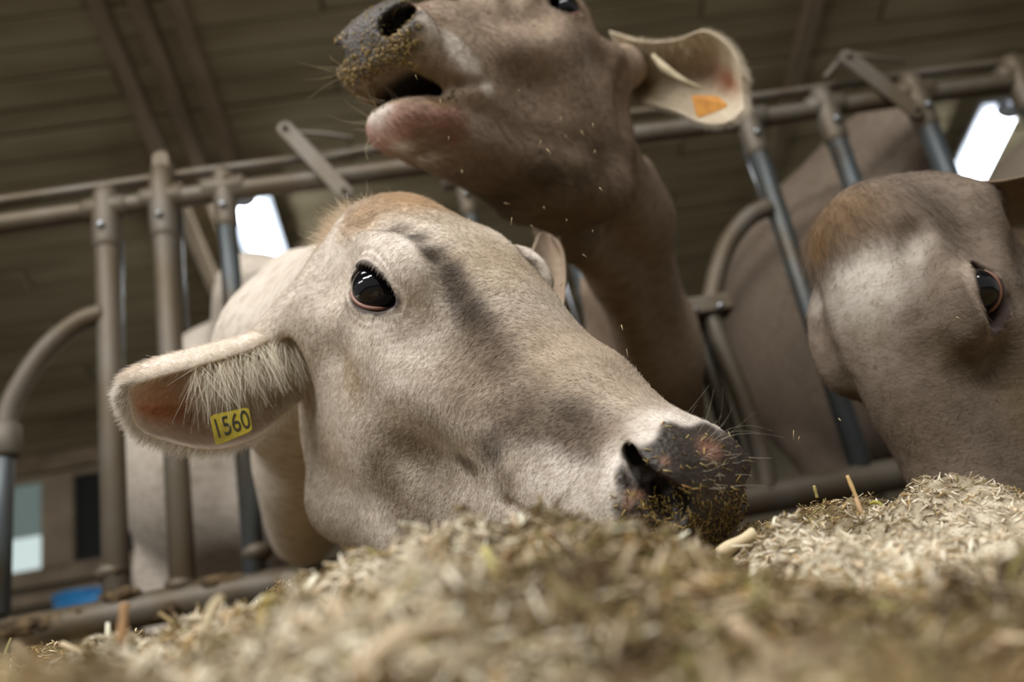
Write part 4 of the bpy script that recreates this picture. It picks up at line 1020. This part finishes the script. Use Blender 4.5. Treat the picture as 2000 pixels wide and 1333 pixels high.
cz = [(W(1850, 1100, .50), .12, 1.3), (W(1650, 1100, .52), .09, 1.2), (W(420, 1290, .36), .10, .7), (W(250, 1330, .28), .08, .7), (W(600, 1310, .26), .06, .8), (W(1000, 1320, .24), .04, .4), (W(1950, 1060, .6), .08, 1.0), (W(1450, 1110, .5), .035, .7), (W(1550, 1050, .62), .035, .5), (W(720, 1190, .40), .07, .8), (W(560, 1250, .33), .06, .7), (W(640, 1130, .50), .06, .7), (W(800, 1290, .26), .03, .7), (W(250, 1270, .45), .10, .5)]
def cream_w(x, y):
    w = np.zeros(np.shape(x))
    for c, r, s in cz: w = np.maximum(w, s * np.exp(-((x - c[0]) ** 2 + (y - c[1]) ** 2) / r ** 2 * 1.2))
    return np.clip(w * (.5 + .9 * N1(x + 40, y + 40, 36)), 0, .97)
def feed_col(x, y, n):
    u = rng.random(n)[:, None]; w = cream_w(x, y)[:, None]; cl = N2(x + 60, y + 60, 28)[:, None]
    c = np.where(u < .34, OLIVE, np.where(u < .60, BROWN, np.where(u < .71, GOLD, np.where(u < .79, GREEN, PALE))))
    c = c * (.55 + .9 * cl ** 1.3)
    c2 = np.where(rng.random(n)[:, None] < .65, CRM, PALE)
    c = np.where(rng.random(n)[:, None] < w, c2, c)
    return np.clip(c * rng.uniform(.8, 1.15, (n, 1)), 0, .95)
bw_ = cream_w(Xg, Yg).reshape(-1, 1); bc = (OLIVE * .75)[None] * (1 - bw_) + (CRM * .8)[None] * bw_
heap = mesh_np('silage_heap', np.stack([Xg, Yg, Zg], -1).reshape(-1, 3), Fq, M['feedbase'], None, True, {'coat': bc})
tag(heap, 'heap of chopped brown and cream silage along the feed alley', 'silage', kind='stuff')
def slivers(n, x, y, lo, hi, wlo, whi, zoff=0.0, tilt=.45, up=0.0):
    """n bent slivers lying on the heap -> verts, faces, colours"""
    z = H(x, y) + zoff; e = .004
    nx = -(H(x + e, y) - z + zoff) / e; ny = -(H(x, y + e) - z + zoff) / e; nr = unit(np.stack([nx, ny, np.ones(n)], 1))
    a = rng.uniform(0, 2 * np.pi, n); d = np.stack([np.cos(a), np.sin(a), np.zeros(n)], 1); d = unit(d - nr * (d * nr).sum(1)[:, None])
    d = unit(d + nr * (rng.normal(size=(n, 1)) * tilt + up)); s = unit(np.cross(nr, d) + rng.normal(size=(n, 3)) * .25); s = unit(s - d * (s * d).sum(1)[:, None]); u = np.cross(d, s)
    L = rng.uniform(lo, hi, n) ** 1.0; L = L[:, None]; w = (rng.uniform(wlo, whi, n))[:, None]; t = w * rng.uniform(.18, .5, (n, 1))
    c = np.stack([x, y, z], 1) + nr * (rng.uniform(-.2, 1.0, (n, 1)) * w * 1.2)
    bend = u * L * rng.normal(size=(n, 1)) * .10; V = []
    for k, (q, sc) in enumerate(((-.5, .7), (0, 1.0), (.5, .6))):
        ctr = c + d * L * q + bend * (1 - 4 * q * q)
        for sx, sy in ((-1, -1), (1, -1), (1, 1), (-1, 1)): V.append(ctr + s * w * .5 * sc * sx + u * t * .5 * sy)
    V = np.stack(V, 1).reshape(-1, 3); b = (np.arange(n) * 12)[:, None, None]
    q = [[0, 3, 2, 1], [8, 9, 10, 11]]
    for r in (0, 4):
        for k in range(4): q.append([r + k, r + (k + 1) % 4, r + 4 + (k + 1) % 4, r + 4 + k])
    return V, (b + np.array(q)[None]).reshape(-1, 4)
def scatter_xy(n, d0, d1, p=1.0, mar=1.15):
    """spread over the part of the heap in front of the camera, denser nearby"""
    d = d0 * (d1 / d0) ** (rng.random(n) ** p); px = rng.uniform(-200, 2200, n)
    k = (px - 1000) / F; X = RC[0, 0] * k * d + RC[0, 1] * 0 + rng.normal(size=n) * .01
    return X * mar + .12 * 0, d + rng.normal(size=n) * .01
Vs, Fs, Cs, nv = [], [], [], 0
for (n, d0, d1, lo, hi, wlo, whi, up) in ((36000, .13, .60, .003, .012, .0006, .0022, .05), (4000, .13, .60, .012, .026, .0010, .0030, .25), (30000, .35, 1.0, .003, .010, .0005, .0016, .1), (4500, .9, 1.75, .01, .03, .002, .004, .1), (25000, .5, .85, .004, .011, .0005, .0013, .4)):
    x, y = scatter_xy(n, d0, d1); V, Fq_ = slivers(n, x, y, lo, hi, wlo, whi, up=up); c = np.repeat(feed_col(x, y, n), 12, 0)
    Vs.append(V); Fs.append(Fq_ + nv); Cs.append(c); nv += len(V)
mesh_np('silage_slivers', np.vstack(Vs), np.vstack(Fs), M['feed'], heap, False, {'tint': np.vstack(Cs)})['kind'] = 'stuff'

# single stalks one can pick out
def stalk(a, b, r, colr, label, bend=.0, flat=.6, name='straw_stalk', grp=None):
    A, B = np.array(a), np.array(b); n = 9; t = np.linspace(0, 1, n); P = A + (B - A) * t[:, None] + np.array([0, 0, 1.]) * (bend * 4 * t * (1 - t))[:, None]
    V, Fq_ = sweep(P, r * (1 - .12 * np.cos(t * 9)), 12); c = (A + B) / 2
    o = empty(name, c) if False else None
    m = mat('stalk_' + name, col=tuple(colr), rough=.65, noise=((60, 60, 60), tuple(np.array(colr) * .7), .4, .7, 1.0))
    o = mesh_np(name, V, Fq_, m, None); tag(o, label, 'straw', grp); return o
stalk(W(1396, 1086, .60), W(1474, 1043, .60), .0042, srgb(226, 208, 168), 'cut pale straw piece in front of the pale cow\'s lips', name='straw_piece')
ST = [((690, 1318, .24), (900, 1230, .26), .0028, (216, 194, 160), .004, 'long thick pale stem lying blurred at the bottom, left of the centre'),
      ((510, 1240, .38), (522, 1168, .38), .0024, (206, 186, 116), 0, 'yellow stem standing upright below the bottom rail'),
      ((235, 1262, .40), (243, 1185, .42), .0022, (150, 112, 66), 0, 'thin brown stem standing up in front of the left posts'),
      ((948, 1075, .38), (975, 1148, .36), .0024, (196, 184, 120), .001, 'pale green stem lying on the middle mound, pointing at the camera'),
      ((1318, 1195, .32), (1326, 1265, .30), .0028, (176, 176, 150), 0, 'grey green stem at the bottom, right of the centre'),
      ((1430, 1225, .27), (1520, 1300, .26), .0026, (196, 172, 138), .002, 'thick pink beige stem at the bottom under the cream patch'),
      ((1735, 1255, .27), (1760, 1305, .26), .0024, (196, 180, 112), .001, 'short yellow stem at the bottom, below the cream patch'),
      ((1655, 930, .70), (1678, 985, .69), .0016, (214, 178, 120), 0, 'orange straw leaning on top of the right mound'),
      ((1672, 975, .68), (1690, 1020, .67), .0018, (206, 170, 128), 0, 'pink beige straw lying down the right mound'),
      ((1700, 985, .68), (1738, 1002, .67), .0013, (168, 158, 60), .004, 'curved green blade on the right mound'),
      ((1590, 950, .69), (1596, 972, .69), .0012, (206, 190, 120), 0, 'small upright straw at the left end of the right mound'),
      ((430, 1170, .40), (395, 1245, .36), .0024, (196, 178, 142), .002, 'pale stem leaning at the left, below the third post'),
      ((30, 1260, .42), (75, 1310, .36), .0028, (130, 112, 84), .0, 'grey brown stem in the bottom left corner')]
for a, b, r, c, bd, lab in ST: stalk(W(*a), W(*b), r, srgb(*c), lab, bd)

# chaff falling from the lifted muzzle
n = 32; px = rng.uniform(800, 1180, n); py = rng.uniform(130, 560, n); dd = rng.uniform(.85, 1.15, n); c = np.array([W(a, b, d) for a, b, d in zip(px, py, dd)])
extra = [(1560, 858, .75), (1640, 820, .8), (1225, 690, .7), (1215, 640, .8), (1870, 620, .8), (1550, 850, .7)]
c = np.vstack([c, [W(*q) for q in extra]]); n = len(c); d = unit(np.array([.05, 0, -1.]) + rng.normal(size=(n, 3)) * .35); _s = unit(np.cross(d, rng.normal(size=(n, 3)))); _u = np.cross(d, _s)
L = rng.uniform(.0025, .0075, n)[:, None]; w = rng.uniform(.0004, .0008, n)[:, None]; V = []
for q in (-.5, .5):
    for sx, sy in ((-1, -1), (1, -1), (1, 1), (-1, 1)): V.append(c + d * L * q + _s * w * .5 * sx + _u * w * .3 * sy)
V = np.stack(V, 1).reshape(-1, 3); q = np.array([[0, 3, 2, 1], [4, 5, 6, 7], [0, 1, 5, 4], [1, 2, 6, 5], [2, 3, 7, 6], [3, 0, 4, 7]])
o = mesh_np('falling_chaff', V, ((np.arange(n) * 8)[:, None, None] + q[None]).reshape(-1, 4), M['feed'], None, False, {'tint': np.tile(srgb(190, 172, 130), (len(V), 1))})
tag(o, 'tiny bits of chaff falling through the air under the raised chin', 'chaff', kind='stuff')
